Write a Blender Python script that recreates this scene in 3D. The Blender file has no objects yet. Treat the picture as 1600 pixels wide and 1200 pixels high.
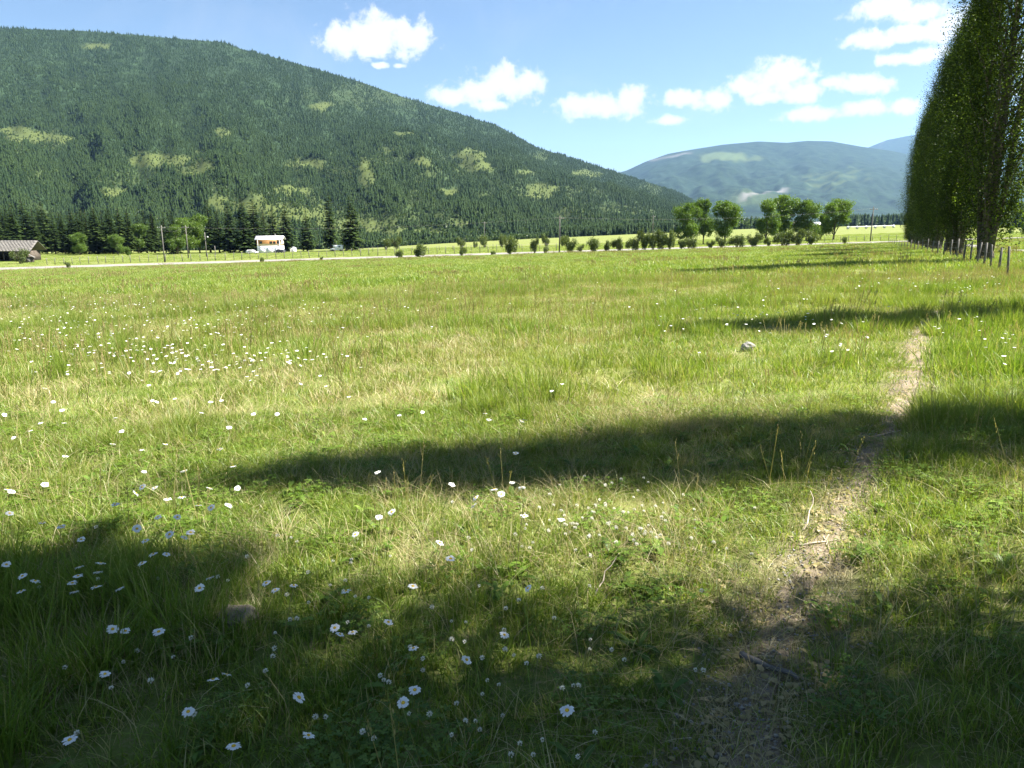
import bpy, math, random
import numpy as np
from mathutils import Vector, Matrix

random.seed(7)
rng = np.random.default_rng(7)
sc = bpy.context.scene
col = sc.collection

# ------------------------------------------------------------------ camera
F, HOR, CZ = 1142.0, 355.0, 1.65          # focal length in photo pixels, horizon row, eye height
P = math.atan((600 - HOR) / F)
CP, SP = math.cos(P), math.sin(P)
cam = bpy.data.cameras.new('camera')
cam.sensor_width = 36.0
cam.lens = 36.0 * F / 1600.0
cam.clip_start, cam.clip_end = 0.05, 60000
camo = bpy.data.objects.new('camera', cam)
camo.location = (0, 0, CZ)
camo.rotation_euler = (math.radians(90) - P, 0, 0)
col.objects.link(camo)
sc.camera = camo

# ------------------------------------------------------------------ light and exposure
SUN_AZ, SUN_EL = math.radians(85), math.radians(53)
sun = bpy.data.lights.new('sun', 'SUN')
sun.energy, sun.angle, sun.color = 5.0, math.radians(0.53), (1.0, 0.95, 0.87)
suno = bpy.data.objects.new('sun', sun)
sdir = Vector((math.sin(SUN_AZ) * math.cos(SUN_EL), math.cos(SUN_AZ) * math.cos(SUN_EL), math.sin(SUN_EL)))
suno.rotation_euler = sdir.to_track_quat('Z', 'Y').to_euler()
suno.location = (60, 20, 80)
col.objects.link(suno)
vs = sc.view_settings
vs.view_transform, vs.look, vs.gamma, vs.use_curve_mapping = 'Standard', 'None', 1.0, False
vs.exposure = 2.3
sc.cycles.use_denoising = True
sc.cycles.max_bounces = 4
sc.cycles.diffuse_bounces = 2
sc.cycles.glossy_bounces = 2
sc.cycles.transmission_bounces = 4
sc.cycles.volume_bounces = 0
sc.cycles.transparent_max_bounces = 4


def ray(u, v):
    a, b = (u - 800) / F, (600 - v) / F
    return a, CP + b * SP, -SP + b * CP


def at(u, v, Y):
    x, y, z = ray(u, v)
    t = Y / y
    return x * t, Y, CZ + z * t


world = bpy.data.worlds.new('World')
sc.world = world
world.use_nodes = True
wt = world.node_tree
wn, wl = wt.nodes, wt.links
for n in list(wn):
    wn.remove(n)


def N(tree, kind, **kw):
    n = tree.nodes.new(kind)
    for k, v in kw.items():
        if k == 'ins':
            for i, val in v.items():
                n.inputs[i].default_value = val
        else:
            setattr(n, k, v)
    return n


sky = N(wt, 'ShaderNodeTexSky', sky_type='NISHITA', sun_disc=False, sun_elevation=SUN_EL, sun_rotation=SUN_AZ,
        altitude=500, air_density=1.0, dust_density=0.35, ozone_density=2.0)
bg = N(wt, 'ShaderNodeBackground', ins={1: 0.03})
wl.new(sky.outputs[0], bg.inputs[0])
# cumulus clouds laid out by direction (azimuth, elevation); each is a sum of puffs
tc = N(wt, 'ShaderNodeTexCoord')
sep = N(wt, 'ShaderNodeSeparateXYZ')
wl.new(tc.outputs['Generated'], sep.inputs[0])
az = N(wt, 'ShaderNodeMath', operation='ARCTAN2')
wl.new(sep.outputs[0], az.inputs[0])
wl.new(sep.outputs[1], az.inputs[1])
el = N(wt, 'ShaderNodeMath', operation='ARCSINE')
wl.new(sep.outputs[2], el.inputs[0])
comb = N(wt, 'ShaderNodeCombineXYZ')
wl.new(az.outputs[0], comb.inputs[0])
wl.new(el.outputs[0], comb.inputs[1])


def sky_dir(u, v):
    x, y, z = ray(u, v)
    return math.atan2(x, y), math.asin(z / math.sqrt(x * x + y * y + z * z))


# puffs: photo column, row, half width, half height
PUFFS = [(540, 62, 42, 26), (585, 52, 50, 32), (632, 58, 40, 28), (580, 78, 40, 12), (596, 102, 14, 5), (622, 103, 10, 4),
         (705, 152, 40, 16), (745, 145, 46, 20), (792, 132, 52, 28), (820, 128, 24, 22), (765, 164, 36, 10),
         (900, 166, 36, 19), (945, 168, 44, 20), (985, 156, 38, 21), (1050, 188, 30, 8),
         (1072, 152, 34, 13), (1120, 158, 36, 15), (1170, 138, 44, 17), (1222, 118, 50, 24), (1255, 145, 32, 14), (1190, 152, 30, 10),
         (1260, 178, 44, 11), (1345, 133, 44, 15), (1352, 168, 32, 12), (1412, 166, 26, 11), (1300, 128, 20, 8),
         (1380, 14, 46, 14), (1440, 20, 54, 13), (1360, 62, 40, 13), (1425, 52, 56, 12), (1480, 40, 40, 20), (1412, 92, 34, 10), (1450, 86, 40, 11), (1560, 100, 60, 20),
         (1700, 130, 80, 24), (-160, 120, 70, 24), (-420, -60, 90, 40)]
wide = []
crng = random.Random(3)
for k in range(10):      # the rest of the sky, behind and beside the viewer
    a0 = math.radians(70 + 22 * k + crng.uniform(-6, 6))
    e0 = math.radians(crng.uniform(9, 30))
    wide.append((a0, e0, math.radians(crng.uniform(3, 6)), math.radians(crng.uniform(1.2, 2.2))))
dist = None
for c in [sky_dir(u, v) + (w / F / 1.08, h / F / 1.08) for u, v, w, h in PUFFS] + wide:
    a0, e0, w, h = c
    if a0 > math.pi:
        a0 -= 2 * math.pi
    m = N(wt, 'ShaderNodeVectorMath', operation='MULTIPLY_ADD')
    wl.new(comb.outputs[0], m.inputs[0])
    m.inputs[1].default_value = (1 / w, 1 / h, 0)
    m.inputs[2].default_value = (-a0 / w, -e0 / h, 0)
    ln = N(wt, 'ShaderNodeVectorMath', operation='LENGTH')
    wl.new(m.outputs[0], ln.inputs[0])
    if dist is None:
        dist = ln.outputs['Value']
    else:
        mn = N(wt, 'ShaderNodeMath', operation='SMOOTH_MIN', ins={2: 0.12})
        wl.new(dist, mn.inputs[0])
        wl.new(ln.outputs['Value'], mn.inputs[1])
        dist = mn.outputs[0]
cn = N(wt, 'ShaderNodeTexNoise', ins={'Scale': 42.0, 'Detail': 9.0, 'Roughness': 0.64, 'Distortion': 0.2})
wl.new(comb.outputs[0], cn.inputs['Vector'])
cs = N(wt, 'ShaderNodeMath', operation='MULTIPLY_ADD', ins={1: 2.7, 2: -1.3})
wl.new(cn.outputs[0], cs.inputs[0])
cd = N(wt, 'ShaderNodeMath', operation='ADD')
wl.new(dist, cd.inputs[0])
wl.new(cs.outputs[0], cd.inputs[1])
dens = N(wt, 'ShaderNodeMapRange', interpolation_type='SMOOTHSTEP', ins={1: 1.26, 2: 0.66, 3: 0.0, 4: 1.0})
wl.new(cd.outputs[0], dens.inputs[0])
# faint high veil
cv = N(wt, 'ShaderNodeTexNoise', ins={'Scale': 5.0, 'Detail': 6.0, 'Roughness': 0.6, 'Distortion': 0.8})
wl.new(comb.outputs[0], cv.inputs['Vector'])
vr = N(wt, 'ShaderNodeMapRange', interpolation_type='SMOOTHSTEP', ins={1: 0.46, 2: 0.85, 3: 0.0, 4: 0.22})
wl.new(cv.outputs[0], vr.inputs[0])
mx = N(wt, 'ShaderNodeMath', operation='MAXIMUM')
wl.new(dens.outputs[0], mx.inputs[0])
wl.new(vr.outputs[0], mx.inputs[1])
cr = N(wt, 'ShaderNodeMapRange', ins={1: -0.5, 2: 1.0, 3: 1.12, 4: 0.8})
wl.new(cd.outputs[0], cr.inputs[0])
cbg = N(wt, 'ShaderNodeBackground', ins={0: (0.25, 0.254, 0.26, 1)})
wl.new(cr.outputs[0], cbg.inputs[1])
ms = N(wt, 'ShaderNodeMixShader')
wl.new(mx.outputs[0], ms.inputs[0])
wl.new(bg.outputs[0], ms.inputs[1])
wl.new(cbg.outputs[0], ms.inputs[2])
wo = N(wt, 'ShaderNodeOutputWorld')
wl.new(ms.outputs[0], wo.inputs[0])

# ------------------------------------------------------------------ helpers
def link(o, parent=None):
    col.objects.link(o)
    if parent is not None:
        o.parent = parent
    return o


def mesh_np(name, V, faces, mat=None, attrs=None, smooth=False):
    """faces: list of integer arrays (M,k)"""
    me = bpy.data.meshes.new(name)
    V = np.asarray(V, np.float32)
    if not isinstance(faces, list):
        faces = [faces]
    faces = [np.asarray(f, np.int32) for f in faces if len(f)]
    loops = np.concatenate([f.ravel() for f in faces])
    tot = np.concatenate([np.full(len(f), f.shape[1], np.int32) for f in faces])
    start = np.concatenate([[0], np.cumsum(tot)[:-1]]).astype(np.int32)
    me.vertices.add(len(V))
    me.vertices.foreach_set('co', V.ravel())
    me.loops.add(len(loops))
    me.loops.foreach_set('vertex_index', loops)
    me.polygons.add(len(tot))
    me.polygons.foreach_set('loop_start', start)
    me.polygons.foreach_set('loop_total', tot)
    if smooth:
        me.polygons.foreach_set('use_smooth', np.ones(len(tot), bool))
    for k, a in (attrs or {}).items():
        at_ = me.attributes.new(k, 'FLOAT', 'POINT')
        at_.data.foreach_set('value', np.asarray(a, np.float32))
    me.update(calc_edges=True)
    me.validate()
    if mat is not None:
        me.materials.append(mat)
    return me


def obj(name, me, parent=None, loc=None):
    o = bpy.data.objects.new(name, me)
    if loc is not None:
        o.location = loc
    return link(o, parent)


def tag(o, label=None, cat=None, group=None, kind=None):
    for k, v in (('label', label), ('category', cat), ('group', group), ('kind', kind)):
        if v:
            o[k] = v
    return o


def thing(name, label, cat, loc, rz=0, group=None):
    o = bpy.data.objects.new(name, None)
    o.empty_display_size = 0.1
    o.location = loc
    o.rotation_euler = (0, 0, rz)
    link(o)
    return tag(o, label, cat, group)


def copy_tree(o, parent=None):
    c = o.copy()
    col.objects.link(c)
    c.parent = parent
    for ch in list(o.children):
        copy_tree(ch, c)
    return c


class MB:
    """collects boxes, tubes and prisms into one mesh"""
    def __init__(s):
        s.v, s.f, s.n = [], {3: [], 4: []}, 0

    def add(s, V, faces):
        for f in faces:
            s.f.setdefault(len(f), []).append([i + s.n for i in f])
        s.v += [tuple(p) for p in V]
        s.n += len(V)

    def box(s, x0, x1, y0, y1, z0, z1):
        s.add([(x, y, z) for z in (z0, z1) for x, y in ((x0, y0), (x1, y0), (x1, y1), (x0, y1))],
              [(3, 2, 1, 0), (4, 5, 6, 7), (0, 1, 5, 4), (1, 2, 6, 5), (2, 3, 7, 6), (3, 0, 4, 7)])
        return s

    def tube(s, pts, radii, k=6, cap=True):
        pts = [Vector(p) for p in pts]
        rings = []
        V = []
        for i, p in enumerate(pts):
            d = (pts[min(i + 1, len(pts) - 1)] - pts[max(i - 1, 0)]).normalized()
            a = d.cross(Vector((0.31, 0.95, 0.02)) if abs(d.z) > 0.5 else Vector((0, 0, 1))).normalized()
            b = d.cross(a)
            r = radii[i] if hasattr(radii, '__len__') else radii
            rings.append(range(len(V), len(V) + k))
            V += [p + (a * math.cos(q) + b * math.sin(q)) * r for q in [2 * math.pi * j / k for j in range(k)]]
        fs = []
        for r0, r1 in zip(rings, rings[1:]):
            fs += [(r0[j], r0[(j + 1) % k], r1[(j + 1) % k], r1[j]) for j in range(k)]
        if cap:
            fs += [tuple(reversed(rings[0])), tuple(rings[-1])]
        s.add(V, fs)
        return s

    def prism(s, prof, axis, a0, a1):
        """profile of 2-D points in the two other axes, extruded along axis"""
        def P3(p, a):
            q = list(p)
            q.insert(axis, a)
            return tuple(q)
        n = len(prof)
        V = [P3(p, a0) for p in prof] + [P3(p, a1) for p in prof]
        s.add(V, [tuple(range(n)), tuple(reversed(range(n, 2 * n)))] + [(i, i + n, (i + 1) % n + n, (i + 1) % n) for i in range(n)])
        return s

    def mesh(s, name, mat, smooth=False):
        return mesh_np(name, s.v, [np.array(f) for f in s.f.values() if f], mat, smooth=smooth)

    def build(s, name, mat, parent=None, loc=None, smooth=False):
        return obj(name, s.mesh(name, mat, smooth), parent, loc)


class Noise2:
    def __init__(s, seed):
        s.g = np.random.default_rng(seed).random((256, 256))

    def __call__(s, x, y, sc_=1.0, oct=3):
        x, y = np.asarray(x, float) / sc_, np.asarray(y, float) / sc_
        out, amp, tot = 0, 1.0, 0
        for _ in range(oct):
            xi, yi = np.floor(x).astype(int), np.floor(y).astype(int)
            fx, fy = x - xi, y - yi
            fx, fy = fx * fx * (3 - 2 * fx), fy * fy * (3 - 2 * fy)
            g = s.g
            a = g[xi % 256, yi % 256] * (1 - fx) + g[(xi + 1) % 256, yi % 256] * fx
            b = g[xi % 256, (yi + 1) % 256] * (1 - fx) + g[(xi + 1) % 256, (yi + 1) % 256] * fx
            out = out + amp * (a * (1 - fy) + b * fy)
            tot += amp
            amp *= 0.5
            x, y = x * 2.03 + 17.3, y * 2.03 + 5.1
        return out / tot


n1, n2, n3 = Noise2(1), Noise2(2), Noise2(3)


# ------------------------------------------------------------------ materials
def new_mat(name):
    m = bpy.data.materials.new(name)
    m.use_nodes = True
    t = m.node_tree
    for n in list(t.nodes):
        t.nodes.remove(n)
    return m, t


def ramp(t, src, stops):
    r = t.nodes.new('ShaderNodeValToRGB')
    e = r.color_ramp.elements
    while len(e) < len(stops):
        e.new(0.5)
    for el_, (p, c) in zip(e, stops):
        el_.position, el_.color = p, (*c, 1)
    t.links.new(src, r.inputs[0])
    return r.outputs[0]


def mix(t, fac, a, b, blend='MIX'):
    m = t.nodes.new('ShaderNodeMix')
    m.data_type, m.blend_type = 'RGBA', blend
    for i, v in ((0, fac), (6, a), (7, b)):
        if hasattr(v, 'links'):
            t.links.new(v, m.inputs[i])
        elif i == 0:
            m.inputs[i].default_value = v
        else:
            m.inputs[i].default_value = (*v, 1)
    return m.outputs[2]


def noise(t, scale, detail=4, rough=0.55, vec=None, dist=0.0):
    n = N(t, 'ShaderNodeTexNoise', ins={'Scale': scale, 'Detail': detail, 'Roughness': rough, 'Distortion': dist})
    if vec is None:
        g = N(t, 'ShaderNodeNewGeometry')
        vec = g.outputs['Position']
    t.links.new(vec, n.inputs['Vector'])
    return n.outputs[0]


def rng_map(t, src, a, b, c=0.0, d=1.0):
    m = N(t, 'ShaderNodeMapRange', ins={1: a, 2: b, 3: c, 4: d})
    t.links.new(src, m.inputs[0])
    return m.outputs[0]


def attr(t, name):
    a = N(t, 'ShaderNodeAttribute', attribute_name=name)
    return a.outputs['Fac']


def finish(t, color, rough=0.8, spec=0.3, bump=None, bump_d=0.02, bump_s=0.5):
    b = N(t, 'ShaderNodeBsdfPrincipled', ins={'Roughness': rough, 'Specular IOR Level': spec})
    if hasattr(color, 'links'):
        t.links.new(color, b.inputs['Base Color'])
    else:
        b.inputs['Base Color'].default_value = (*color, 1)
    if bump is not None:
        bn = N(t, 'ShaderNodeBump', ins={'Strength': bump_s, 'Distance': bump_d})
        t.links.new(bump, bn.inputs['Height'])
        t.links.new(bn.outputs[0], b.inputs['Normal'])
    o = N(t, 'ShaderNodeOutputMaterial')
    t.links.new(b.outputs[0], o.inputs[0])


def simple(name, color, rough=0.75, spec=0.3, var=0.15, scale=3.0, metal=0.0):
    m, t = new_mat(name)
    f = noise(t, scale, 5)
    c = mix(t, rng_map(t, f, 0.3, 0.7), tuple(x * (1 - var) for x in color), tuple(min(1, x * (1 + var)) for x in color))
    finish(t, c, rough, spec, f, 0.01, 0.2)
    return m


def leafy(name, stops, trans=0.45, patch=None, patch_scale=0.15, gloss=0.025, tcol=(1.15, 1.2, 0.55)):
    """thin leaf: diffuse on both sides, light coming through, a little sheen. Colour from the leaf's own tint."""
    m, t = new_mat(name)
    tint = attr(t, 'tint')
    oi = N(t, 'ShaderNodeObjectInfo')
    a = N(t, 'ShaderNodeMath', operation='MULTIPLY_ADD', ins={1: 0.35, 2: -0.17})
    t.links.new(oi.outputs['Random'], a.inputs[0])
    s = N(t, 'ShaderNodeMath', operation='ADD', use_clamp=True)
    t.links.new(tint, s.inputs[0])
    t.links.new(a.outputs[0], s.inputs[1])
    c = ramp(t, s.outputs[0], stops)
    if patch:
        f = noise(t, patch_scale, 4, 0.6)
        c = mix(t, rng_map(t, f, 0.44, 0.62, 0, patch[1]), c, patch[0], 'MIX')
    d = N(t, 'ShaderNodeBsdfDiffuse')
    t.links.new(c, d.inputs[0])
    tr = N(t, 'ShaderNodeBsdfTranslucent')
    t.links.new(mix(t, 1.0, c, tcol, 'MULTIPLY'), tr.inputs[0])
    ms_ = N(t, 'ShaderNodeMixShader', ins={0: trans})
    t.links.new(d.outputs[0], ms_.inputs[1])
    t.links.new(tr.outputs[0], ms_.inputs[2])
    g = N(t, 'ShaderNodeBsdfGlossy', ins={'Roughness': 0.45})
    g.inputs[0].default_value = (0.8, 0.85, 0.8, 1)
    m2 = N(t, 'ShaderNodeMixShader', ins={0: gloss})
    t.links.new(ms_.outputs[0], m2.inputs[1])
    t.links.new(g.outputs[0], m2.inputs[2])
    o = N(t, 'ShaderNodeOutputMaterial')
    t.links.new(m2.outputs[0], o.inputs[0])
    return m


M = {}
M['grass'] = leafy('grass', [(0.0, (0.075, 0.135, 0.014)), (0.4, (0.145, 0.215, 0.026)), (0.75, (0.225, 0.28, 0.052)), (1.0, (0.37, 0.33, 0.15))],
                   0.45, ((0.24, 0.25, 0.07), 0.42), 0.16)
M['straw'] = leafy('straw', [(0.0, (0.20, 0.17, 0.075)), (0.6, (0.34, 0.29, 0.15)), (1.0, (0.46, 0.40, 0.25))], 0.3)
M['seed'] = leafy('seed_head', [(0.0, (0.20, 0.19, 0.07)), (0.6, (0.28, 0.23, 0.10)), (1.0, (0.36, 0.29, 0.16))], 0.3)
M['weed'] = leafy('broad_leaf', [(0.0, (0.06, 0.115, 0.013)), (0.6, (0.11, 0.185, 0.022)), (1.0, (0.18, 0.25, 0.04))], 0.4)
M['poplar'] = leafy('poplar_leaf', [(0.0, (0.017, 0.028, 0.006)), (0.55, (0.032, 0.052, 0.009)), (1.0, (0.11, 0.16, 0.022))], 0.48, gloss=0.012)  # bright last stop puts sunlit leaf specks into the crown colour
M['aspen'] = leafy('broad_crown_leaf', [(0.0, (0.05, 0.09, 0.014)), (0.5, (0.085, 0.145, 0.02)), (1.0, (0.14, 0.21, 0.035))], 0.48)
M['shrub'] = leafy('shrub_leaf', [(0.0, (0.050, 0.070, 0.018)), (0.5, (0.08, 0.11, 0.028)), (1.0, (0.13, 0.165, 0.045))], 0.35)
M['needle'] = leafy('needle', [(0.0, (0.014, 0.026, 0.008)), (0.6, (0.030, 0.050, 0.014)), (1.0, (0.065, 0.095, 0.024))], 0.18, gloss=0.008)
M['far_needle'] = leafy('forest_needle', [(0.0, (0.009, 0.019, 0.008)), (0.6, (0.018, 0.033, 0.011)), (1.0, (0.035, 0.055, 0.014))], 0.12, ((0.026, 0.043, 0.012), 0.55), 0.006, gloss=0.003)
M['far_leaf'] = leafy('forest_broad_leaf', [(0.0, (0.032, 0.058, 0.013)), (0.6, (0.055, 0.09, 0.018)), (1.0, (0.085, 0.12, 0.03))], 0.3)
M['petal'] = leafy('petal', [(0.0, (0.80, 0.80, 0.78)), (1.0, (0.86, 0.86, 0.85))], 0.35, tcol=(1, 1, 1))
M['disc'] = simple('flower_centre', (0.62, 0.40, 0.03), 0.8, 0.2, 0.2, 300)
M['stem'] = simple('flower_stem', (0.09, 0.14, 0.03), 0.7, 0.3, 0.2, 20)
M['clover'] = leafy('clover_floret', [(0.0, (0.55, 0.50, 0.42)), (0.5, (0.68, 0.66, 0.56)), (1.0, (0.76, 0.74, 0.66))], 0.3, tcol=(1, 1, .9))
M['bark'] = simple('bark', (0.10, 0.085, 0.065), 0.95, 0.1, 0.45, 6)
M['pine_bark'] = simple('conifer_bark', (0.09, 0.07, 0.05), 0.95, 0.1, 0.4, 3)
M['old_wood'] = simple('weathered_wood', (0.13, 0.122, 0.11), 0.9, 0.1, 0.35, 8)
M['dark_wood'] = simple('dark_barn_wood', (0.075, 0.062, 0.05), 0.95, 0.1, 0.4, 2)
M['roof_old'] = simple('old_shingles', (0.125, 0.118, 0.108), 0.95, 0.1, 0.3, 2)
M['white_metal'] = simple('pale_metal_roof', (0.72, 0.72, 0.74), 0.45, 0.4, 0.05, 1)
M['white_paint'] = simple('white_paint', (0.78, 0.78, 0.77), 0.5, 0.4, 0.04, 1)
M['cream'] = simple('cream_wall', (0.70, 0.55, 0.42), 0.8, 0.2, 0.06, 1)
M['cedar'] = simple('orange_cedar', (0.56, 0.27, 0.10), 0.7, 0.2, 0.15, 3)
M['glass'] = simple('window_glass', (0.03, 0.035, 0.04), 0.12, 0.6, 0.1, 1)
M['rubber'] = simple('tyre_rubber', (0.02, 0.02, 0.02), 0.85, 0.2, 0.1, 5)
M['dark_car'] = simple('dark_car_paint', (0.03, 0.033, 0.04), 0.25, 0.5, 0.1, 1)
M['wire'] = simple('fence_wire', (0.22, 0.21, 0.20), 0.6, 0.4, 0.2, 3)
M['insulator'] = simple('grey_metal', (0.45, 0.46, 0.48), 0.5, 0.4, 0.1, 3)
M['twig'] = simple('dead_twig', (0.36, 0.31, 0.24), 0.9, 0.1, 0.3, 20)
M['brown_stone'] = simple('brown_stone', (0.18, 0.155, 0.11), 0.95, 0.1, 0.5, 25)
M['stone'] = simple('stone', (0.24, 0.23, 0.21), 0.9, 0.2, 0.35, 14)

# meadow soil under the grass
m, t = new_mat('meadow_soil')
fa, fb, fc = noise(t, 0.16, 4, 0.6), noise(t, 2.3, 6, 0.65), noise(t, 38, 4, 0.7)
c = mix(t, rng_map(t, fb, 0.35, 0.65), (0.085, 0.12, 0.024), (0.135, 0.165, 0.04))
c = mix(t, rng_map(t, fa, 0.44, 0.62, 0, 0.6), c, (0.18, 0.18, 0.06))
c = mix(t, rng_map(t, fc, 0.52, 0.72), c, (0.21, 0.175, 0.09))
c = mix(t, attr(t, 'bare'), c, mix(t, rng_map(t, fb, .4, .6), (0.16, 0.13, 0.09), (0.24, 0.2, 0.14)))
finish(t, c, 0.95, 0.1, fc, 0.03, 0.8)
M['soil'] = m
m, t = new_mat('trodden_earth')
fa, fb, fc = noise(t, 1.7, 5, 0.6), noise(t, 14, 6, 0.7), noise(t, 90, 3, 0.7)
c = mix(t, rng_map(t, fa, 0.35, 0.65), (0.16, 0.13, 0.09), (0.24, 0.195, 0.14))
c = mix(t, rng_map(t, fb, 0.5, 0.75), c, (0.31, 0.255, 0.18))
c = mix(t, rng_map(t, fc, 0.56, 0.7), c, (0.10, 0.08, 0.055))
finish(t, c, 0.95, 0.1, fb, 0.03, 0.9)
M['earth'] = m
m, t = new_mat('road_gravel')
fa, fc = noise(t, 0.5, 5, 0.6), noise(t, 12, 3, 0.7)
c = mix(t, rng_map(t, fa, 0.3, 0.7), (0.155, 0.147, 0.135), (0.20, 0.19, 0.175))
c = mix(t, rng_map(t, fc, 0.5, 0.8, 0, 0.4), c, (0.3, 0.28, 0.25))
finish(t, c, 0.95, 0.1, fc, 0.02, 0.5)
M['gravel'] = m

# mountain slopes: forest floor with open clearings (attributes written from the shape of the clearings)
def slope_mat(name, floor, clear, scar, sc1):
    m, t = new_mat(name)
    f1, f2 = noise(t, sc1, 6, 0.65), noise(t, sc1 * 6, 5, 0.7)
    c = mix(t, rng_map(t, f1, 0.35, 0.65), tuple(x * 0.5 for x in floor), tuple(x * 1.5 for x in floor))
    c = mix(t, rng_map(t, f2, 0.35, 0.65), c, mix(t, 1.0, c, (1.9, 1.9, 1.8), 'MULTIPLY'))
    c2 = mix(t, rng_map(t, f2, 0.3, 0.7), tuple(x * 0.7 for x in clear), tuple(x * 1.2 for x in clear))
    c = mix(t, attr(t, 'open'), c, c2)
    c = mix(t, attr(t, 'scar'), c, scar)
    finish(t, c, 0.95, 0.05, f2, 1.0 / sc1 * 0.03, 0.7)
    return m


M['slope'] = slope_mat('forest_slope', (0.013, 0.023, 0.010), (0.06, 0.077, 0.024), (0.3, 0.28, 0.22), 0.02)
M['far_slope'] = slope_mat('distant_slope', (0.010, 0.018, 0.010), (0.062, 0.085, 0.032), (0.13, 0.125, 0.115), 0.008)

# ------------------------------------------------------------------ terrain
p1, p2 = at(32, 422, 190), at(1400, 379.5, 190)
PA, PB = np.linalg.solve(np.array([[p1[1], p1[0]], [p2[1], p2[0]]]), np.array([p1[2], p2[2]]))
UT = np.array([-500, 0, 250, 420, 560, 700, 850, 1000, 1200, 1400, 1600, 2100], float)
V300 = np.array([400, 397, 396, 394, 391, 388, 385.5, 380, 373.5, 366, 365, 363], float)
V800 = np.array([395, 393, 391.5, 391, 388.5, 380, 372, 365, 357, 351.5, 351.5, 352], float)


def u_of(X, Y):
    return np.clip(800 + F * X / np.maximum(Y * CP, 1e-3) / 1.0, -500, 2100)


def z_at_v(u, v, Y):
    b = (600 - v) / F
    return CZ + (-SP + b * CP) * Y / (CP + b * SP)


def plane(X, Y):
    return PA * np.maximum(Y, -60) + PB * np.clip(X, -210, 210)


RISE = 0.34


def ground(X, Y):
    X, Y = np.asarray(X, float), np.asarray(Y, float)
    u = u_of(X, Y)
    sx = (u - 800) * CP / F
    z0 = plane(np.where(Y > 188, sx * 188, X), np.minimum(Y, 188))
    z1 = z0 + RISE
    z3 = z_at_v(u, np.interp(u, UT, V300), 300.0)
    z8 = z_at_v(u, np.interp(u, UT, V800), 800.0)
    z = np.where(Y < 188, z0, np.where(Y < 196, z0 + (Y - 188) / 8 * RISE,
        np.where(Y < 300, z1 + (z3 - z1) * (np.maximum(Y, 196) - 196) / 104,
        np.where(Y < 800, z3 + (z8 - z3) * (Y - 300) / 500, z8))))
    near = np.exp(-np.hypot(X, Y) / 60)
    z = z + near * ((n1(X, Y, 1.3, 3) - 0.5) * 0.16 + (n2(X, Y, 6, 2) - 0.5) * 0.16) + np.where((Y < 185) & (Y > 14), (n3(X, Y, 14, 2) - 0.5) * 0.45, 0) * np.clip((Y - 14) / 20, 0, 1) * np.clip((185 - Y) / 40, 0, 1)
    return z


def G(x, y):
    return float(ground(x, y))


def ground_hit(u, v, h=0.0):
    """first point where the ray through (u, v) comes down to the ground plus h"""
    x, y, z = ray(u, v)
    ts = np.geomspace(0.8, 1500, 900)
    d = CZ + z * ts - ground(x * ts, y * ts) - h
    k = int(np.argmax(d < 0)) if (d < 0).any() else len(ts) - 1
    lo, hi = ts[max(k - 1, 0)], ts[k]
    for _ in range(24):
        mid = 0.5 * (lo + hi)
        if CZ + z * mid - G(x * mid, y * mid) - h < 0:
            hi = mid
        else:
            lo = mid
    return x * lo, y * lo


rad = np.concatenate([[0.0], np.geomspace(0.4, 260, 210), np.geomspace(275, 900, 36), np.geomspace(1000, 30000, 24)])
ang = np.concatenate([np.linspace(-50, 50, 300), np.linspace(50, 310, 130)[1:-1]]) * math.pi / 180
R_, A_ = np.meshgrid(rad, ang, indexing='ij')
X_, Y_ = R_ * np.sin(A_), R_ * np.cos(A_)
Z_ = ground(X_, Y_)
na = len(ang)
idx = np.arange(R_.size).reshape(R_.shape)
nx = np.roll(idx, -1, axis=1)
ff = np.stack([idx[:-1], nx[:-1], nx[1:], idx[1:]], -1).reshape(-1, 4)
ff = ff[na:]
tri = np.stack([idx[1], nx[1], np.zeros(na, int)], -1)
GROUND = (np.stack([X_, Y_, Z_], -1).reshape(-1, 3), [ff[:, ::-1], tri])


def strip(name, L, Rr, mat, lift, label):
    """ribbon between two polylines laid on the ground"""
    V, k = [], 9
    for a, b in zip(L, Rr):
        for j in range(k):
            q = j / (k - 1)
            x, y = a[0] + (b[0] - a[0]) * q, a[1] + (b[1] - a[1]) * q
            V.append((x, y, G(x, y) + lift - (0.03 if j in (0, k - 1) else 0)))
    n = len(L)
    fs = [(i * k + j, i * k + j + 1, (i + 1) * k + j + 1, (i + 1) * k + j) for i in range(n - 1) for j in range(k - 1)]
    return tag(obj(name, mesh_np(name, V, np.array(fs), mat, smooth=True)), label, kind='structure')


xs = np.linspace(-230, 230, 140)
strip('gravel_road', [(x, 190.2 + (n1(x, 1, 9) - .5) * .5) for x in xs], [(x, 196.0 + (n1(x, 7, 9) - .5) * .5) for x in xs], M['gravel'], 0.05, 'pale gravel road running straight across behind the meadow')
ys = np.linspace(-12, 186, 120)
LANE = lambda y: 0.498 * y + 11.2
strip('gravel_lane', [(LANE(y) + (n1(y, 3, 4) - .5), y) for y in ys], [(LANE(y) + 3.0 + (n1(y, 9, 4) - .5), y) for y in ys], M['gravel'], 0.03, 'worn gravel lane behind the poplar row')

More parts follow.
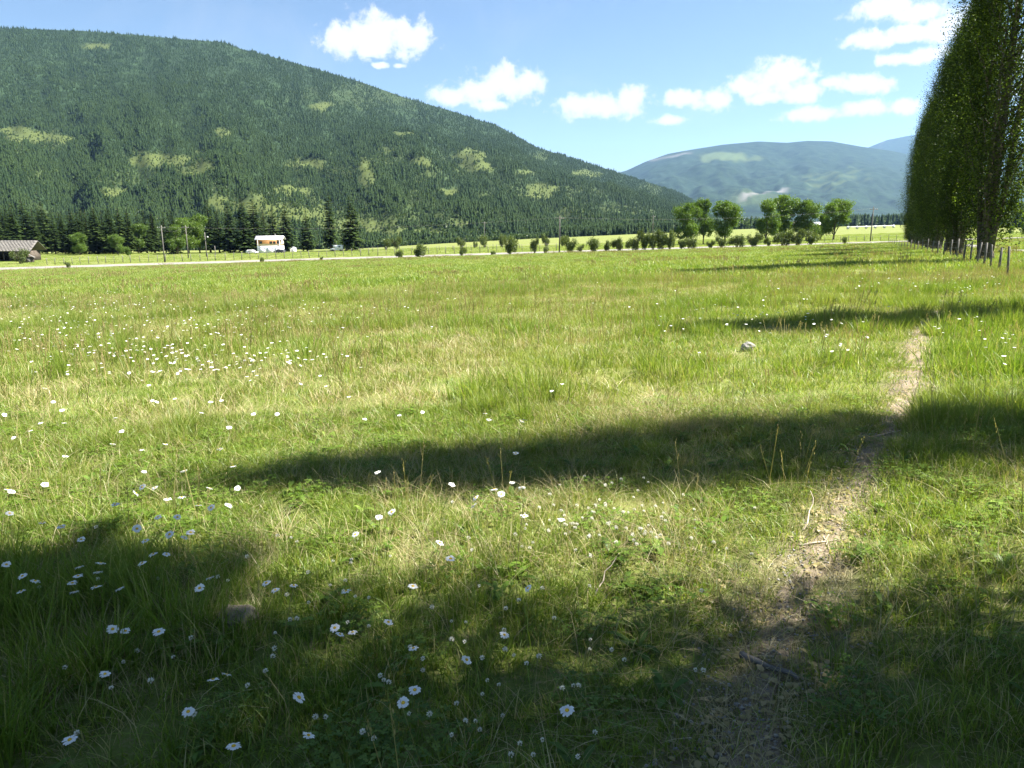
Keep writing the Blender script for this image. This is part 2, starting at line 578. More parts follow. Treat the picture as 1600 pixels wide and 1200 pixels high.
# trodden footpath
PATH_UV = [(1150, 1290, .30), (1175, 1180, .27), (1190, 1080, .25), (1205, 990, .23), (1245, 900, .22), (1290, 835, .20), (1335, 760, .20), (1385, 690, .24), (1408, 630, .28), (1430, 570, .32), (1428, 530, .26), (1445, 505, .22), (1472, 482, .25), (1470, 462, .2)]
PP = []
for u, v, w in PATH_UV:
    x, y, z = ray(u, v)
    t_ = -CZ / (z - PA * y - PB * x)
    PP.append((x * t_, y * t_, w))
PP.insert(0, (0.45, -2.5, .3))
PP = np.array(PP)
PP[:, 2] *= 0.55
py = np.concatenate([np.arange(-2.5, 7, .02), np.arange(7, PP[-1, 1], .06)])
px, pw = np.interp(py, PP[:, 1], PP[:, 0]), np.interp(py, PP[:, 1], PP[:, 2])
pl = px - pw * (0.75 + 0.9 * (n1(px * 0, py, 0.22, 4) - 0.5) * 1.5)
pr = px + pw * (0.75 + 0.9 * (n2(px * 0, py, 0.22, 4) - 0.5) * 1.5)
strip('footpath', list(zip(pl, py)), list(zip(pr, py)), M['earth'], 0.012, 'narrow trodden dirt footpath leading toward the poplar row')


def path_d(X, Y):
    """distance across from the path's edge, in path half-widths (below 1: on the path)"""
    cx, cw = np.interp(Y, py, px), np.interp(Y, py, pw)
    d = np.abs(X - cx) / (cw * np.where(Y < 4.2, 1.4, 1.15))
    return np.where(Y > PP[-1, 1], 9, d)


bare = np.clip(1.6 - .75 * path_d(X_, Y_) + 1.3 * (n1(X_, Y_, .16, 3) - .5), 0, 1) * (np.abs(Y_ - 12) < 16)
bare = bare * np.clip(2.6 * n2(X_, Y_, .22, 3) - .55, 0, 1)
go = obj('meadow_ground', mesh_np('meadow_ground', *GROUND, M['soil'], {'bare': np.clip(bare, 0, 1).ravel()}, smooth=True))
tag(go, 'gently sloping green hay meadow across the valley floor', kind='structure')

# ------------------------------------------------------------------ mountains
RU = np.array([-1500, -900, -400, 0, 60, 130, 185, 230, 280, 350, 375, 430, 480, 560, 640, 700, 780, 840, 900, 960, 1000, 1040, 1075, 1095, 1115, 1140], float)
RV = np.array([200, 90, 30, 44, 46, 48, 53, 56, 61, 66, 76, 90, 104, 127, 155, 172, 198, 231, 249, 268, 281, 294, 308, 324, 342, 352], float)
Y0, Y1 = 840.0, 3400.0


def slope_point(u, t):
    u, t = np.asarray(u, float), np.asarray(t, float)
    vb = np.interp(u, UT, V800) + 1.5
    vr_ = np.interp(u, RU, RV)
    tt = np.minimum(t, 1.0)
    v = vb + (vr_ - vb) * tt ** 0.92
    Y = Y0 * (Y1 / Y0) ** t
    Yv = Y0 * (Y1 / Y0) ** tt
    z = z_at_v(u, v, Yv)
    gul = (n1(u, t * 400, 120, 4) - 0.5) * 120 + (n2(u + t * 120, t * 300, 45, 3) - 0.5) * 50
    hgt = np.clip((vb - vr_) / 200, 0, 1)
    z = z + gul * np.sin(np.pi * np.clip(tt, 0, 1)) ** 0.8 * hgt
    z = np.where(t > 1, z - (Y - Y1) * 0.35, z)
    b = (600 - v) / F
    X = (u - 800) / F * Y / (CP + b * SP)
    va = 600 - F * (Y * SP + (z - CZ) * CP) / (Y * CP - (z - CZ) * SP)      # the row it is really seen at
    return X, Y, z, va


CLEAR = [(60, 216, 55, 11), (20, 205, 25, 8), (265, 250, 62, 13), (310, 262, 30, 8), (480, 256, 26, 9), (735, 248, 26, 14), (755, 262, 22, 9), (660, 252, 18, 8), (845, 296, 26, 11),
         (920, 272, 22, 7), (575, 282, 14, 18), (500, 165, 20, 6), (350, 208, 14, 7), (150, 72, 22, 5), (820, 270, 16, 6), (340, 315, 26, 10), (390, 322, 70, 14), (470, 335, 60, 12), (560, 352, 60, 10), (180, 300, 22, 8), (660, 362, 70, 6), (570, 262, 8, 14), (630, 210, 14, 4), (450, 300, 22, 7), (700, 300, 18, 6)]


def openness(u, v):
    o = np.zeros(np.shape(u))
    wob = (n1(u, v * 2, 14, 3) - 0.5) * 1.5
    for cu, cv_, w, h in CLEAR:
        d = np.hypot((u - cu) / w, (v - cv_) / h)
        o = np.maximum(o, np.clip((1.3 - d + wob) * 1.8, 0, 1))
    for cu, cv_, w, h, a in ((560, 345, 240, 20, .55), (960, 335, 120, 26, .45), (860, 300, 90, 18, .4), (480, 325, 120, 18, .55), (720, 262, 70, 18, .45), (300, 260, 90, 20, .45), (620, 250, 120, 16, .35), (200, 285, 120, 24, .35), (60, 225, 90, 18, .4), (580, 150, 120, 25, .25)):
        o = np.maximum(o, a * np.clip((1.2 - np.hypot((u - cu) / w, (v - cv_) / h) + wob) * 1.2, 0, 1))
    return np.clip(o + np.clip((n3(u, v * 2.2, 60, 3) - 0.62) * 4, 0, 0.45) * (v > 230), 0, 1)


def grid_mesh(name, fn, us, ts, mat, extra):
    U, T = np.meshgrid(us, ts, indexing='ij')
    X, Y, Z, V = fn(U, T)
    ii = np.arange(U.size).reshape(U.shape)
    q = np.stack([ii[:-1, :-1], ii[1:, :-1], ii[1:, 1:], ii[:-1, 1:]], -1).reshape(-1, 4)
    return mesh_np(name, np.stack([X, Y, Z], -1).reshape(-1, 3), q, mat, {k: f(U, V, T).ravel() for k, f in extra.items()}, smooth=True)


me = grid_mesh('mountain', slope_point, np.linspace(-1400, 1140, 420), np.concatenate([np.linspace(0, 1, 110), [1.15, 1.4]]), M['slope'],
               {'open': lambda U, V, T: openness(U, V), 'scar': lambda U, V, T: U * 0})
tag(obj('mountain', me), 'big forested mountain with pale clearings rising on the left', kind='structure')

FU = np.array([700, 860, 980, 1010, 1045, 1085, 1130, 1185, 1230, 1262, 1300, 1345, 1395, 1460, 1600, 1800, 2200], float)
FV = np.array([330, 300, 266, 252, 240, 233, 226, 221, 223, 220, 221, 229, 236, 250, 262, 285, 330], float)


def far_point(Ya, Yb, fu, fv):
    def fn(u, t):
        vr_ = np.interp(u, fu, fv)
        vb = 352.0
        tt = np.minimum(t, 1)
        v = vb + (vr_ - vb) * tt ** 0.9
        Y = Ya * (Yb / Ya) ** t
        z = z_at_v(u, v, Ya * (Yb / Ya) ** tt)
        z = z + ((n2(u, t * 300, 70, 4) - 0.5) * 260 + (n1(u + t * 80, t * 200, 22, 3) - .5) * 80) * np.sin(np.pi * np.clip(tt, 0, 1)) * np.clip((vb - vr_) / 100, 0, 1)
        z = np.where(t > 1, z - (Y - Yb) * 0.3, z)
        b = (600 - v) / F
        return (u - 800) / F * Y / (CP + b * SP), Y, z, v
    return fn


def far_open(U, V, T):
    w = (n1(U, V * 2, 16, 3) - 0.5)
    o = np.clip((1 - np.hypot((U - 1128 - (250 - V) * 1.6) / 55, (V - 247) / 9) + w) * 2.5, 0, 1)
    st = np.clip((1 - np.hypot((U - 1300) / 60, (V - 277) / 17) + w) * 2, 0, 0.55) * (0.5 + 0.5 * np.sin((V + U * 0.12) * 0.9))
    lo = np.clip((1 - np.hypot((U - 1180) / 60, (V - 318) / 12) + w) * 2, 0, 0.4)
    return np.maximum(np.maximum(o, st), lo)


def far_scar(U, V, T):
    w = (n2(U, V * 2, 9, 3) - 0.5) * 1.2
    vc = 318 - (U - 1160) * 0.32
    s = np.clip((1 - np.abs(V - vc) / 5 + w * 1.4) * 1.1, 0, .9) * np.clip((U - 1150) / 14, 0, 1) * np.clip((1236 - U) / 12, 0, 1)
    s2 = np.clip((1 - np.abs(V - (253 - (U - 1000) * 0.16)) / 2.5 + w) * 1.2, 0, .6) * np.clip((U - 1010) / 10, 0, 1) * np.clip((1085 - U) / 12, 0, 1)
    return np.maximum(s, s2)


me = grid_mesh('distant_mountain', far_point(5200., 11000., FU, FV), np.linspace(700, 2200, 420), np.concatenate([np.linspace(0, 1, 110), [1.1, 1.3]]), M['far_slope'], {'open': far_open, 'scar': far_scar})
tag(obj('distant_mountain', me), 'blue distant mountain with a clearcut and a grey landslide scar', kind='structure')
me = grid_mesh('farthest_peak', far_point(9000., 16500., np.array([1200., 1300, 1350, 1385, 1420, 1480, 1600, 2200]), np.array([320., 262, 233, 219, 212, 205, 225, 300])), np.linspace(1200, 2200, 200), np.concatenate([np.linspace(0, 1, 70), [1.1, 1.3]]), M['far_slope'], {'open': lambda U, V, T: U * 0, 'scar': lambda U, V, T: np.clip((n1(U, V, 12, 3) - .62) * 4, 0, .5) * (V < 235)})
tag(obj('farthest_peak', me), 'pale blue peak farthest away beside the poplars', kind='structure')

# ------------------------------------------------------------------ foliage builders
def unit(n, r=rng):
    v = r.normal(size=(n, 3))
    return v / np.linalg.norm(v, axis=1, keepdims=True)


def leaf_quads(C, size, tint, up=0.0, long=1.0, r=rng):
    """pointed four-cornered leaves at centres C, each turned its own way"""
    n = len(C)
    a = unit(n, r)
    a[:, 2] = a[:, 2] * (1 - up) + up * -0.9
    a /= np.linalg.norm(a, axis=1, keepdims=True)
    b = np.cross(a, unit(n, r))
    b /= np.linalg.norm(b, axis=1, keepdims=True) + 1e-9
    s = np.asarray(size).reshape(-1, 1)
    V = np.stack([C - a * s * 0.5 * long, C + b * s * 0.36, C + a * s * 0.5 * long, C - b * s * 0.36], 1).reshape(-1, 3)
    Fq = np.arange(4 * n).reshape(n, 4)
    return V, Fq, np.repeat(tint, 4)


def poplar_meshes(seed, H, Rm):
    r = np.random.default_rng(seed)
    n = 1320
    h = r.random(n) ** 0.9 * 0.97 + 0.03
    q = np.array([0.0, .05, .10, .2, .35, .5, .65, .8, .9, 1.0])
    rr = np.array([.25, .35, .55, .82, 1.0, 1.0, .92, .72, .5, .12]) * Rm
    az_ = r.random(n) * 2 * math.pi
    R = np.interp(h, q, rr) * (0.62 + 0.72 * n1(az_ * 2 + seed, h * 12, 1, 2))
    keep = r.random(n) > np.where(h < .13, 0.5, 0)
    rad_ = R * np.sqrt(r.uniform(.12, 1.0, n))
    rad_[:110] = R[:110] * r.uniform(1.0, 1.32, 110)
    C = np.stack([rad_ * np.cos(az_), rad_ * np.sin(az_), h * H], 1)[keep]
    k = 66
    Cl = np.repeat(C, k, 0)
    ln = r.uniform(.35, 1.45, len(C)).repeat(k)
    off = r.normal(size=(len(Cl), 3)) * np.stack([ln * .24, ln * .24, ln * 1.0], 1)
    # branchlets sweep up and out
    rn = np.linalg.norm(Cl[:, :2], axis=1, keepdims=True) + 1e-6
    Lc = Cl + off
    Lc[:, :2] += Cl[:, :2] / rn * (off[:, 2:3] * 0.16)
    keepz = Lc[:, 2] > np.where(r.random(len(Lc)) < .22, .5, 1.7 + r.normal(0, .5, len(Lc)))
    Lc = Lc[keepz]
    tint = np.clip(r.normal(.45, .16, len(Lc)) + np.repeat(r.normal(0, .3, len(C)), k)[keepz], 0, 1)  # wide tint spread between clusters stands in for sunlit specks
    V, Fq, T = leaf_quads(Lc, r.uniform(.075, .14, len(Lc)), tint, 0.25, 1.0, r)
    crown = mesh_np('crown', V, Fq, M['poplar'], {'tint': T})
    mb = MB()
    mb.tube([(0, 0, -.3), (.02, 0, .5), (0.05, .03, 2), (0, .05, 6), (0, 0, H * .6), (0, 0, H * .95)], [.55, .36, .3, .22, .11, .02], 9)
    for j in range(5):
        a = j * 1.26 + seed
        c, s = math.cos(a), math.sin(a)
        mb.tube([(c * .12, s * .12, -.2), (c * .32, s * .32, 1.2 + .3 * j), (c * .6, s * .6, 4), (c * .85, s * .85, 9), (c * .7, s * .7, 14)], [.22, .15, .11, .07, .02], 6)
    trunk = mb.mesh('trunk', M['bark'], True)
    mb = MB()
    for j in range(60):
        a, h0 = j * 2.4, 1.2 + 14 * (j / 60)
        Rj = float(np.interp((h0 + 3) / H, q, rr)) * .75
        c, s = math.cos(a), math.sin(a)
        mb.tube([(0, 0, h0), (c * Rj * .55, s * Rj * .55, h0 + 1.1), (c * Rj, s * Rj, h0 + 3.2)], [.06, .04, .012], 5, False)
    return crown, trunk, mb.mesh('limb', M['bark'], True)


def crown_meshes(seed, H, Rm, mat, nclump=110, per=75, leaf=(.16, .3), base=.22, limbs=7, trunk_r=.2, wide=1.0):
    r = np.random.default_rng(seed)
    lob = []
    for j in range(9):
        a = j * 2.4 + seed
        hh = r.uniform(min(base + .14, .8), .86)
        ro = Rm * r.uniform(.35, .8) * math.sin(math.pi * min(1, (hh - base) / (1 - base) * .9 + .1)) ** .5
        lob.append((ro * math.cos(a), ro * math.sin(a), hh * H, Rm * r.uniform(.28, .5)))
    lob.append((0, 0, .83 * H, Rm * .42))
    lob = np.array(lob)
    pick = r.integers(0, len(lob), nclump)
    d = unit(nclump, r) * (r.uniform(.3, 1, (nclump, 1)) ** .5)
    d[:, 2] *= 1.05
    C = lob[pick, :3] + d * lob[pick, 3:4]
    Cl = np.repeat(C, per, 0)
    sg = np.repeat(r.uniform(.06, .15, nclump) * Rm * wide, per)[:, None]
    L = Cl + r.normal(size=Cl.shape) * sg * np.array([1, 1, .8])
    L = L[(L[:, 2] > base * H * .55) & (L[:, 2] < H)]
    V, Fq, T = leaf_quads(L, r.uniform(*leaf, len(L)), np.clip(r.normal(.5, .22, len(L)), 0, 1), 0.1, 1.0, r)
    crown = mesh_np('crown', V, Fq, mat, {'tint': T})
    mb = MB()
    mb.tube([(0, 0, -.3), (.05, 0, base * H), (.0, .1, .55 * H), (0, 0, .85 * H)], [trunk_r * 1.3, trunk_r, trunk_r * .6, .03], 8)
    for j in range(limbs):
        e = lob[j % len(lob)]
        h0 = H * (base * .6 + .08 * j / limbs) if limbs else 0
        mb.tube([(0, 0, h0), (e[0] * .5, e[1] * .5, (h0 + e[2]) * .5), (e[0], e[1], e[2])], [trunk_r * .6, trunk_r * .38, .02], 6, False)
    return crown, mb.mesh('trunk', M['bark'], True)


def shrub_meshes(seed, H, Rm, mat):
    r = np.random.default_rng(seed)
    n, per = 80, 40
    nl = 6
    la = r.random(nl) * 6.283
    lr = r.uniform(.2, .85, nl) * Rm
    lh = r.uniform(.28, .74, nl) * H
    lob = np.stack([lr * np.cos(la), lr * np.sin(la), lh, r.uniform(.28, .5, nl) * Rm], 1)
    pk = r.integers(0, nl, n)
    C = lob[pk, :3] + unit(n, r) * r.uniform(.2, 1, (n, 1)) ** .5 * lob[pk, 3:4] * np.array([1, 1, .9])
    L = np.repeat(C, per, 0) + r.normal(size=(n * per, 3)) * np.array([Rm * .11, Rm * .11, H * .085])
    L = L[(L[:, 2] > .05) & (L[:, 2] < H * 1.05)]
    V, Fq, T = leaf_quads(L, r.uniform(.13, .26, len(L)), np.clip(r.normal(.5, .22, len(L)), 0, 1), 0.0, 1.0, r)
    crown = mesh_np('crown', V, Fq, mat, {'tint': T})
    mb = MB()
    for j in range(7):
        a = j * .9 + seed
        q = r.uniform(.3, .8)
        mb.tube([(math.cos(a) * .06, math.sin(a) * .06, -.15), (math.cos(a) * Rm * q * .5, math.sin(a) * Rm * q * .5, H * .35), (math.cos(a) * Rm * q, math.sin(a) * Rm * q, H * .8)], [.05, .035, .01], 5, False)
    return crown, mb.mesh('stem', M['bark'], True)


def conifer_meshes(seed, H, Rm, bare=.06, whorls=34, ragged=.25):
    r = np.random.default_rng(seed)
    V, Fq, T = [], [], []
    nv = 0
    for k in range(whorls):
        q = (k + r.uniform(-.3, .3)) / whorls
        h = H * (bare + (1 - bare) * q)
        Rk = Rm * (1 - q) ** .62 * (.55 + .45 * min(1, q * 6 + .35)) + .12
        nb = int(14 - 6 * q)
        for j in range(nb):
            a = r.random() * 6.283
            Lb = Rk * r.uniform(1 - ragged * 1.6, 1 + ragged * .5)
            droop = r.uniform(.15, .45) * (1 - q * .8)
            rise = r.uniform(.1, .35)
            ns = 5
            s_ = np.linspace(.1, 1, ns)
            ca, sa = math.cos(a), math.sin(a)
            P0 = np.stack([ca * s_ * Lb, sa * s_ * Lb, h + Lb * (rise * s_ - (droop + rise * .6) * s_ ** 2)], 1)
            side = np.array([-sa, ca, 0])
            tn = float(np.clip(r.normal(.45, .2), 0, 1))
            for i in range(ns - 1):
                w = Lb * .34 * (1 - s_[i] * .62)
                for sgn in (-1, 1):
                    dz = r.uniform(.05, .4) * w
                    tip = (P0[i] + P0[i + 1]) / 2 + side * sgn * w + np.array([ca, sa, 0]) * w * .7 - np.array([0, 0, dz])
                    V += [P0[i], P0[i + 1], tip + r.normal(size=3) * .06, P0[i] + side * sgn * w * .6 - np.array([0, 0, dz + .1 * w])]
                    Fq.append([nv, nv + 1, nv + 2, nv + 3])
                    T += [tn] * 4
                    nv += 4
    crown = mesh_np('crown', V, np.array(Fq), M['needle'], {'tint': T})
    mb = MB()
    mb.tube([(0, 0, -.4), (0, 0, H * .3), (0, 0, H * .98)], [.3, .2, .02], 7)
    return crown, mb.mesh('trunk', M['pine_bark'], True)


# ------------------------------------------------------------------ instanced ground cover and forest ("stuff")
def protos(name, meshes):
    c = bpy.data.collections.new(name)
    for i, me in enumerate(meshes):
        o = bpy.data.objects.new(f'{name}_{i:02d}', me)
        c.objects.link(o)
    return c


def scatter(name, X, Y, Z, scl, idx_, coll, label, tilt=0.0):
    n = len(X)
    me = bpy.data.meshes.new(name)
    me.vertices.add(n)
    me.vertices.foreach_set('co', np.stack([X, Y, Z], 1).astype(np.float32).ravel())
    rot = np.stack([rng.normal(0, tilt, n), rng.normal(0, tilt, n), rng.random(n) * 6.283], 1)
    for k, ty, a in (('rot', 'FLOAT_VECTOR', rot), ('scl', 'FLOAT_VECTOR', scl), ('idx', 'INT', idx_)):
        d = me.attributes.new(k, ty, 'POINT').data
        d.foreach_set('vector' if ty == 'FLOAT_VECTOR' else 'value', np.asarray(a, np.int32 if ty == 'INT' else np.float32).ravel())
    o = obj(name, me)
    t = bpy.data.node_groups.new(name, 'GeometryNodeTree')
    t.interface.new_socket('Geometry', in_out='INPUT', socket_type='NodeSocketGeometry')
    t.interface.new_socket('Geometry', in_out='OUTPUT', socket_type='NodeSocketGeometry')
    gi, go_ = t.nodes.new('NodeGroupInput'), t.nodes.new('NodeGroupOutput')
    ip = t.nodes.new('GeometryNodeInstanceOnPoints')
    ci = t.nodes.new('GeometryNodeCollectionInfo')
    ci.inputs[0].default_value = coll
    ci.inputs['Separate Children'].default_value = True
    ci.inputs['Reset Children'].default_value = True
    t.links.new(gi.outputs[0], ip.inputs['Points'])
    t.links.new(ci.outputs[0], ip.inputs['Instance'])
    ip.inputs['Pick Instance'].default_value = True
    for k, ty, sock in (('rot', 'FLOAT_VECTOR', 'Rotation'), ('scl', 'FLOAT_VECTOR', 'Scale'), ('idx', 'INT', 'Instance Index')):
        a = t.nodes.new('GeometryNodeInputNamedAttribute')
        a.data_type = ty
        a.inputs[0].default_value = k
        t.links.new(a.outputs[0], ip.inputs[sock])
    t.links.new(ip.outputs[0], go_.inputs[0])
    md = o.modifiers.new('scatter', 'NODES')
    md.node_group = t
    return tag(o, label, kind='stuff')


def grass_clump(seed, n, R, h, w, lean, mat, tint=(.4, .18), dry=.08, levels=3, curl=.6):
    r = np.random.default_rng(seed)
    a = r.random(n) * 6.283
    rr = R * np.sqrt(r.random(n))
    bx, by = rr * np.cos(a), rr * np.sin(a)
    hh = r.uniform(h[0], h[1], n) * (1 - .35 * (rr / R) ** 2)
    da = a + r.normal(0, 1.1, n)
    ln = np.abs(r.normal(0, lean, n)) + .06
    ww = w * r.uniform(.6, 1.3, n)
    fa = r.random(n) * 6.283
    tn = np.clip(r.normal(tint[0], tint[1], n), 0, .85)
    tn = np.where(r.random(n) < dry, r.uniform(.88, 1, n), tn)
    rows = []
    for i in range(levels + 1):
        s = i / levels
        off = hh * (ln * s + curl * ln * s * s * 1.4)
        zz = hh * (s - .35 * ln * s * s - .25 * curl * ln * s ** 3)
        cx, cy = bx + np.cos(da) * off, by + np.sin(da) * off
        wd = ww * (1 - s) ** .7 * .5
        if i < levels:
            rows.append(np.stack([cx - np.cos(fa) * wd, cy - np.sin(fa) * wd, zz - .02 * (i == 0)], 1))
            rows.append(np.stack([cx + np.cos(fa) * wd, cy + np.sin(fa) * wd, zz - .02 * (i == 0)], 1))
        else:
            rows.append(np.stack([cx, cy, zz], 1))
    k = 2 * levels + 1
    V = np.stack(rows, 1).reshape(-1, 3)
    b = (np.arange(n) * k)[:, None]
    q = np.concatenate([b + np.array([2 * i, 2 * i + 1, 2 * i + 3, 2 * i + 2]) for i in range(levels - 1)])
    tr = b + np.array([2 * levels - 2, 2 * levels - 1, 2 * levels])
    return V, [q, tr], np.repeat(tn, k)


def join(parts):
    V, Q, T3, T = [], [], [], []
    n = 0
    for v, fs, t in parts:
        for f in fs:
            (Q if f.shape[1] == 4 else T3).append(f + n)
        V.append(v)
        T.append(t)
        n += len(v)
    return np.concatenate(V), [np.concatenate(x) for x in (Q, T3) if x], np.concatenate(T)


def g_mesh(name, parts, mat):
    V, fs, T = join(parts)
    return mesh_np(name, V, fs, mat, {'tint': T})


def panicles(seed, n, R, h, scale=1.0, mat=None):
    """seed heads: thin stalks with small spikelets"""
    r = np.random.default_rng(seed)
    V, Q, T = [], [], []
    nv = 0
    for j in range(n):
        a, q = r.random() * 6.283, R * math.sqrt(r.random())
        x, y = q * math.cos(a), q * math.sin(a)
        hh, ln = r.uniform(*h), r.normal(0, .14, 2)
        tx, ty = x + ln[0] * hh, y + ln[1] * hh
        w = .0016 * scale
        f = r.random() * 6.283
        dx, dy = math.cos(f) * w, math.sin(f) * w
        V += [(x - dx, y - dy, 0), (x + dx, y + dy, 0), (tx + dx, ty + dy, hh), (tx - dx, ty - dy, hh)]
        Q.append([nv, nv + 1, nv + 2, nv + 3])
        T += [.3] * 4
        nv += 4
        for i in range(7):
            s = 1 - i * .035
            cx, cy, cz = x + (tx - x) * s + r.normal(0, .006), y + (ty - y) * s + r.normal(0, .006), hh * s
            L, W = .018 * scale ** .5, .003 * scale
            d = r.random() * 6.283
            ex, ey = math.cos(d) * W, math.sin(d) * W
            V += [(cx, cy, cz), (cx + ex, cy + ey, cz + L * .5), (cx + ex * .6, cy + ey * .6, cz + L), (cx - ex, cy - ey, cz + L * .5)]
            Q.append([nv, nv + 1, nv + 2, nv + 3])
            T += [r.uniform(.3, 1)] * 4
            nv += 4
    return np.array(V), [np.array(Q)], np.array(T)


def broad_leaves(seed, n, R, L, W, z=(.0, .03), rise=(.2, .9)):
    r = np.random.default_rng(seed)
    V, Q, T = [], [], []
    for j in range(n):
        a = r.random() * 6.283
        q = R * r.random()
        x, y, z0 = q * math.cos(a), q * math.sin(a), r.uniform(*z)
        d = r.random() * 6.283
        l, w, up = r.uniform(.6, 1.2) * L, r.uniform(.7, 1.2) * W, r.uniform(*rise)
        c, s = math.cos(d), math.sin(d)
        b = len(V)
        for f, k in ((0, .15), (.35, .9), (.7, 1.0), (1.0, .1)):
            for sg in (-1, 1):
                V.append((x + c * l * f - s * sg * w * k * .5, y + s * l * f + c * sg * w * k * .5, z0 + l * (up * f - .5 * f * f) + .3 * w * k * .5))
        Q += [[b + 2 * i, b + 2 * i + 1, b + 2 * i + 3, b + 2 * i + 2] for i in range(3)]
        T += [float(np.clip(r.normal(.5, .25), 0, 1))] * 8
    return np.array(V), [np.array(Q)], np.array(T)


def clover_leaves(seed, n, R, s=.011):
    r = np.random.default_rng(seed)
    V, Q, T = [], [], []
    for j in range(n):
        a, q = r.random() * 6.283, R * math.sqrt(r.random())
        x, y, z = q * math.cos(a), q * math.sin(a), r.uniform(.03, .10)
        t0 = float(np.clip(r.normal(.5, .25), 0, 1))
        a0 = r.random() * 6.283
        for k in range(3):
            d = a0 + k * 2.094
            c, sn = math.cos(d), math.sin(d)
            b = len(V)
            l, w = s * 1.9, s * .85
            V += [(x, y, z), (x + c * l * .6 - sn * w, y + sn * l * .6 + c * w, z + .003), (x + c * l, y + sn * l, z + .001), (x + c * l * .6 + sn * w, y + sn * l * .6 - c * w, z + .003)]
            Q.append([b, b + 1, b + 2, b + 3])
            T += [t0] * 4
    return np.array(V), [np.array(Q)], np.array(T)


NEAR = [g_mesh(f'sward_{i}', [grass_clump(10 + i, 85, .14, (.05, .17), .0056, .35, None, (.38, .17), .10)], M['grass']) for i in range(5)]
NEAR += [g_mesh(f'tuft_{i}', [grass_clump(20 + i, 70, .11, (.14, .32), .0055, .28, None, (.36, .15), .06, 4, .8)], M['grass']) for i in range(3)]        # 5-7
NEAR += [g_mesh(f'dry_{i}', [grass_clump(30 + i, 34, .16, (.07, .24), .0034, .75, None, (.5, .25), 0, 3)], M['straw']) for i in range(2)]               # 8-9
NEAR += [g_mesh(f'seed_{i}', [panicles(40 + i, 3, .18, (.26, .48))], M['seed']) for i in range(3)]                                                        # 10-12
NEAR += [g_mesh(f'clover_{i}', [clover_leaves(50 + i, 46, .16, .0085)], M['weed']) for i in range(2)]                                                          # 13-14
NEAR += [g_mesh(f'weed_{i}', [broad_leaves(60 + i, 9, .04, .10, .028)], M['weed']) for i in range(3)]                                                   # 15-17
MID = [g_mesh(f'mid_sward_{i}', [grass_clump(70 + i, 80, .26, (.08, .24), .008, .33, None, (.40, .18), .12)], M['grass']) for i in range(4)]
MID += [g_mesh(f'mid_tuft_{i}', [grass_clump(80 + i, 80, .2, (.2, .42), .009, .22, None, (.36, .16), .07)], M['grass']) for i in range(3)]               # 4-6
MID += [g_mesh(f'mid_dry_{i}', [grass_clump(90 + i, 44, .3, (.08, .28), .007, .6, None, (.5, .25), 0)], M['straw']) for i in range(2)]                  # 7-8
MID += [g_mesh(f'mid_seed_{i}', [panicles(95 + i, 9, .3, (.32, .55), 2.2)], M['seed']) for i in range(2)]                                                # 9-10
FARG = [g_mesh(f'far_sward_{i}', [grass_clump(100 + i, 110, 1.05, (.16, .36), .026, .3, None, (.42, .18), .12)], M['grass']) for i in range(4)]
FARG += [g_mesh(f'far_seed_{i}', [panicles(110 + i, 26, 1.0, (.35, .5), 7)], M['seed']) for i in range(2)]                                               # 4-5
c_near, c_mid, c_far = protos('near_cover', NEAR), protos('mid_cover', MID), protos('far_cover', FARG)


def tallness(X, Y):
    h = 0.45 + 0.95 * n2(X, Y, 1.6, 3) + 0.5 * (n3(X, Y, 5, 2) - .5)
    # the rank grass to the right of the path, the grazed strip left of it
    cx = np.interp(Y, py, px)
    side = X - cx
    h = h + np.where((Y < 12) & (side > .2) & (side < 1.4), .16, 0) - np.where((Y < 9) & (side < -.2) & (side > -1.6), .15, 0)
    return np.clip(h, .3, 1.8)


def band(y0, y1, dens):
    area = .85 * (y1 ** 2 - y0 ** 2) + 3 * (y1 - y0)
    n = int(area * dens)
    Yc = y0 + (y1 - y0) * np.sqrt(rng.random(n * 3)) if y0 < 1 else np.sqrt(rng.uniform(y0 ** 2, y1 ** 2, n * 3))
    Xc = rng.uniform(-1, 1, n * 3) * (.85 * Yc + 1.5)
    return Xc[:n], Yc[:n]


def lay(name, y0, y1, dens, coll, choose, label, tilt, keep_on_path):
    X, Y = band(y0, y1, dens)
    d = path_d(X, Y)
    keep = (d > 1.0 + .35 * (n1(X, Y, .3, 2) - .5)) | (rng.random(len(X)) < keep_on_path)
    lane = X - np.interp(Y, [0, 190], [LANE(0), LANE(190)])
    keep &= ~((lane > -.3) & (lane < 3.3))
    X, Y = X[keep], Y[keep]
    on = path_d(X, Y) < 1.15
    tl = tallness(X, Y)
    ix, sx, sz = choose(X, Y, tl, rng.random(len(X)))
    sz = np.where(on, sz * .4, sz)
    sx = np.where(on, sx * .6, sx)
    s = sx * rng.uniform(.8, 1.2, len(X))
    return scatter(name, X, Y, ground(X, Y), np.stack([s, s, sz * rng.uniform(.8, 1.2, len(X))], 1), ix, coll, label, tilt)


DRY = [(ground_hit(u, v), w) for u, v, w in ((715, 575, 1.2), (130, 618, 1.0), (430, 590, 1.1), (300, 655, .8), (960, 640, 1.0), (700, 870, .4), (1080, 870, .4), (60, 690, .7), (560, 625, .9))]


def dryness(X, Y):
    d = n1(X + 31, Y, 2.2, 3)
    for (cx, cy), w in DRY:
        d = d + .35 * np.exp(-((X - cx) ** 2 + ((Y - cy) / 1.4) ** 2) / (w * w))
    return d


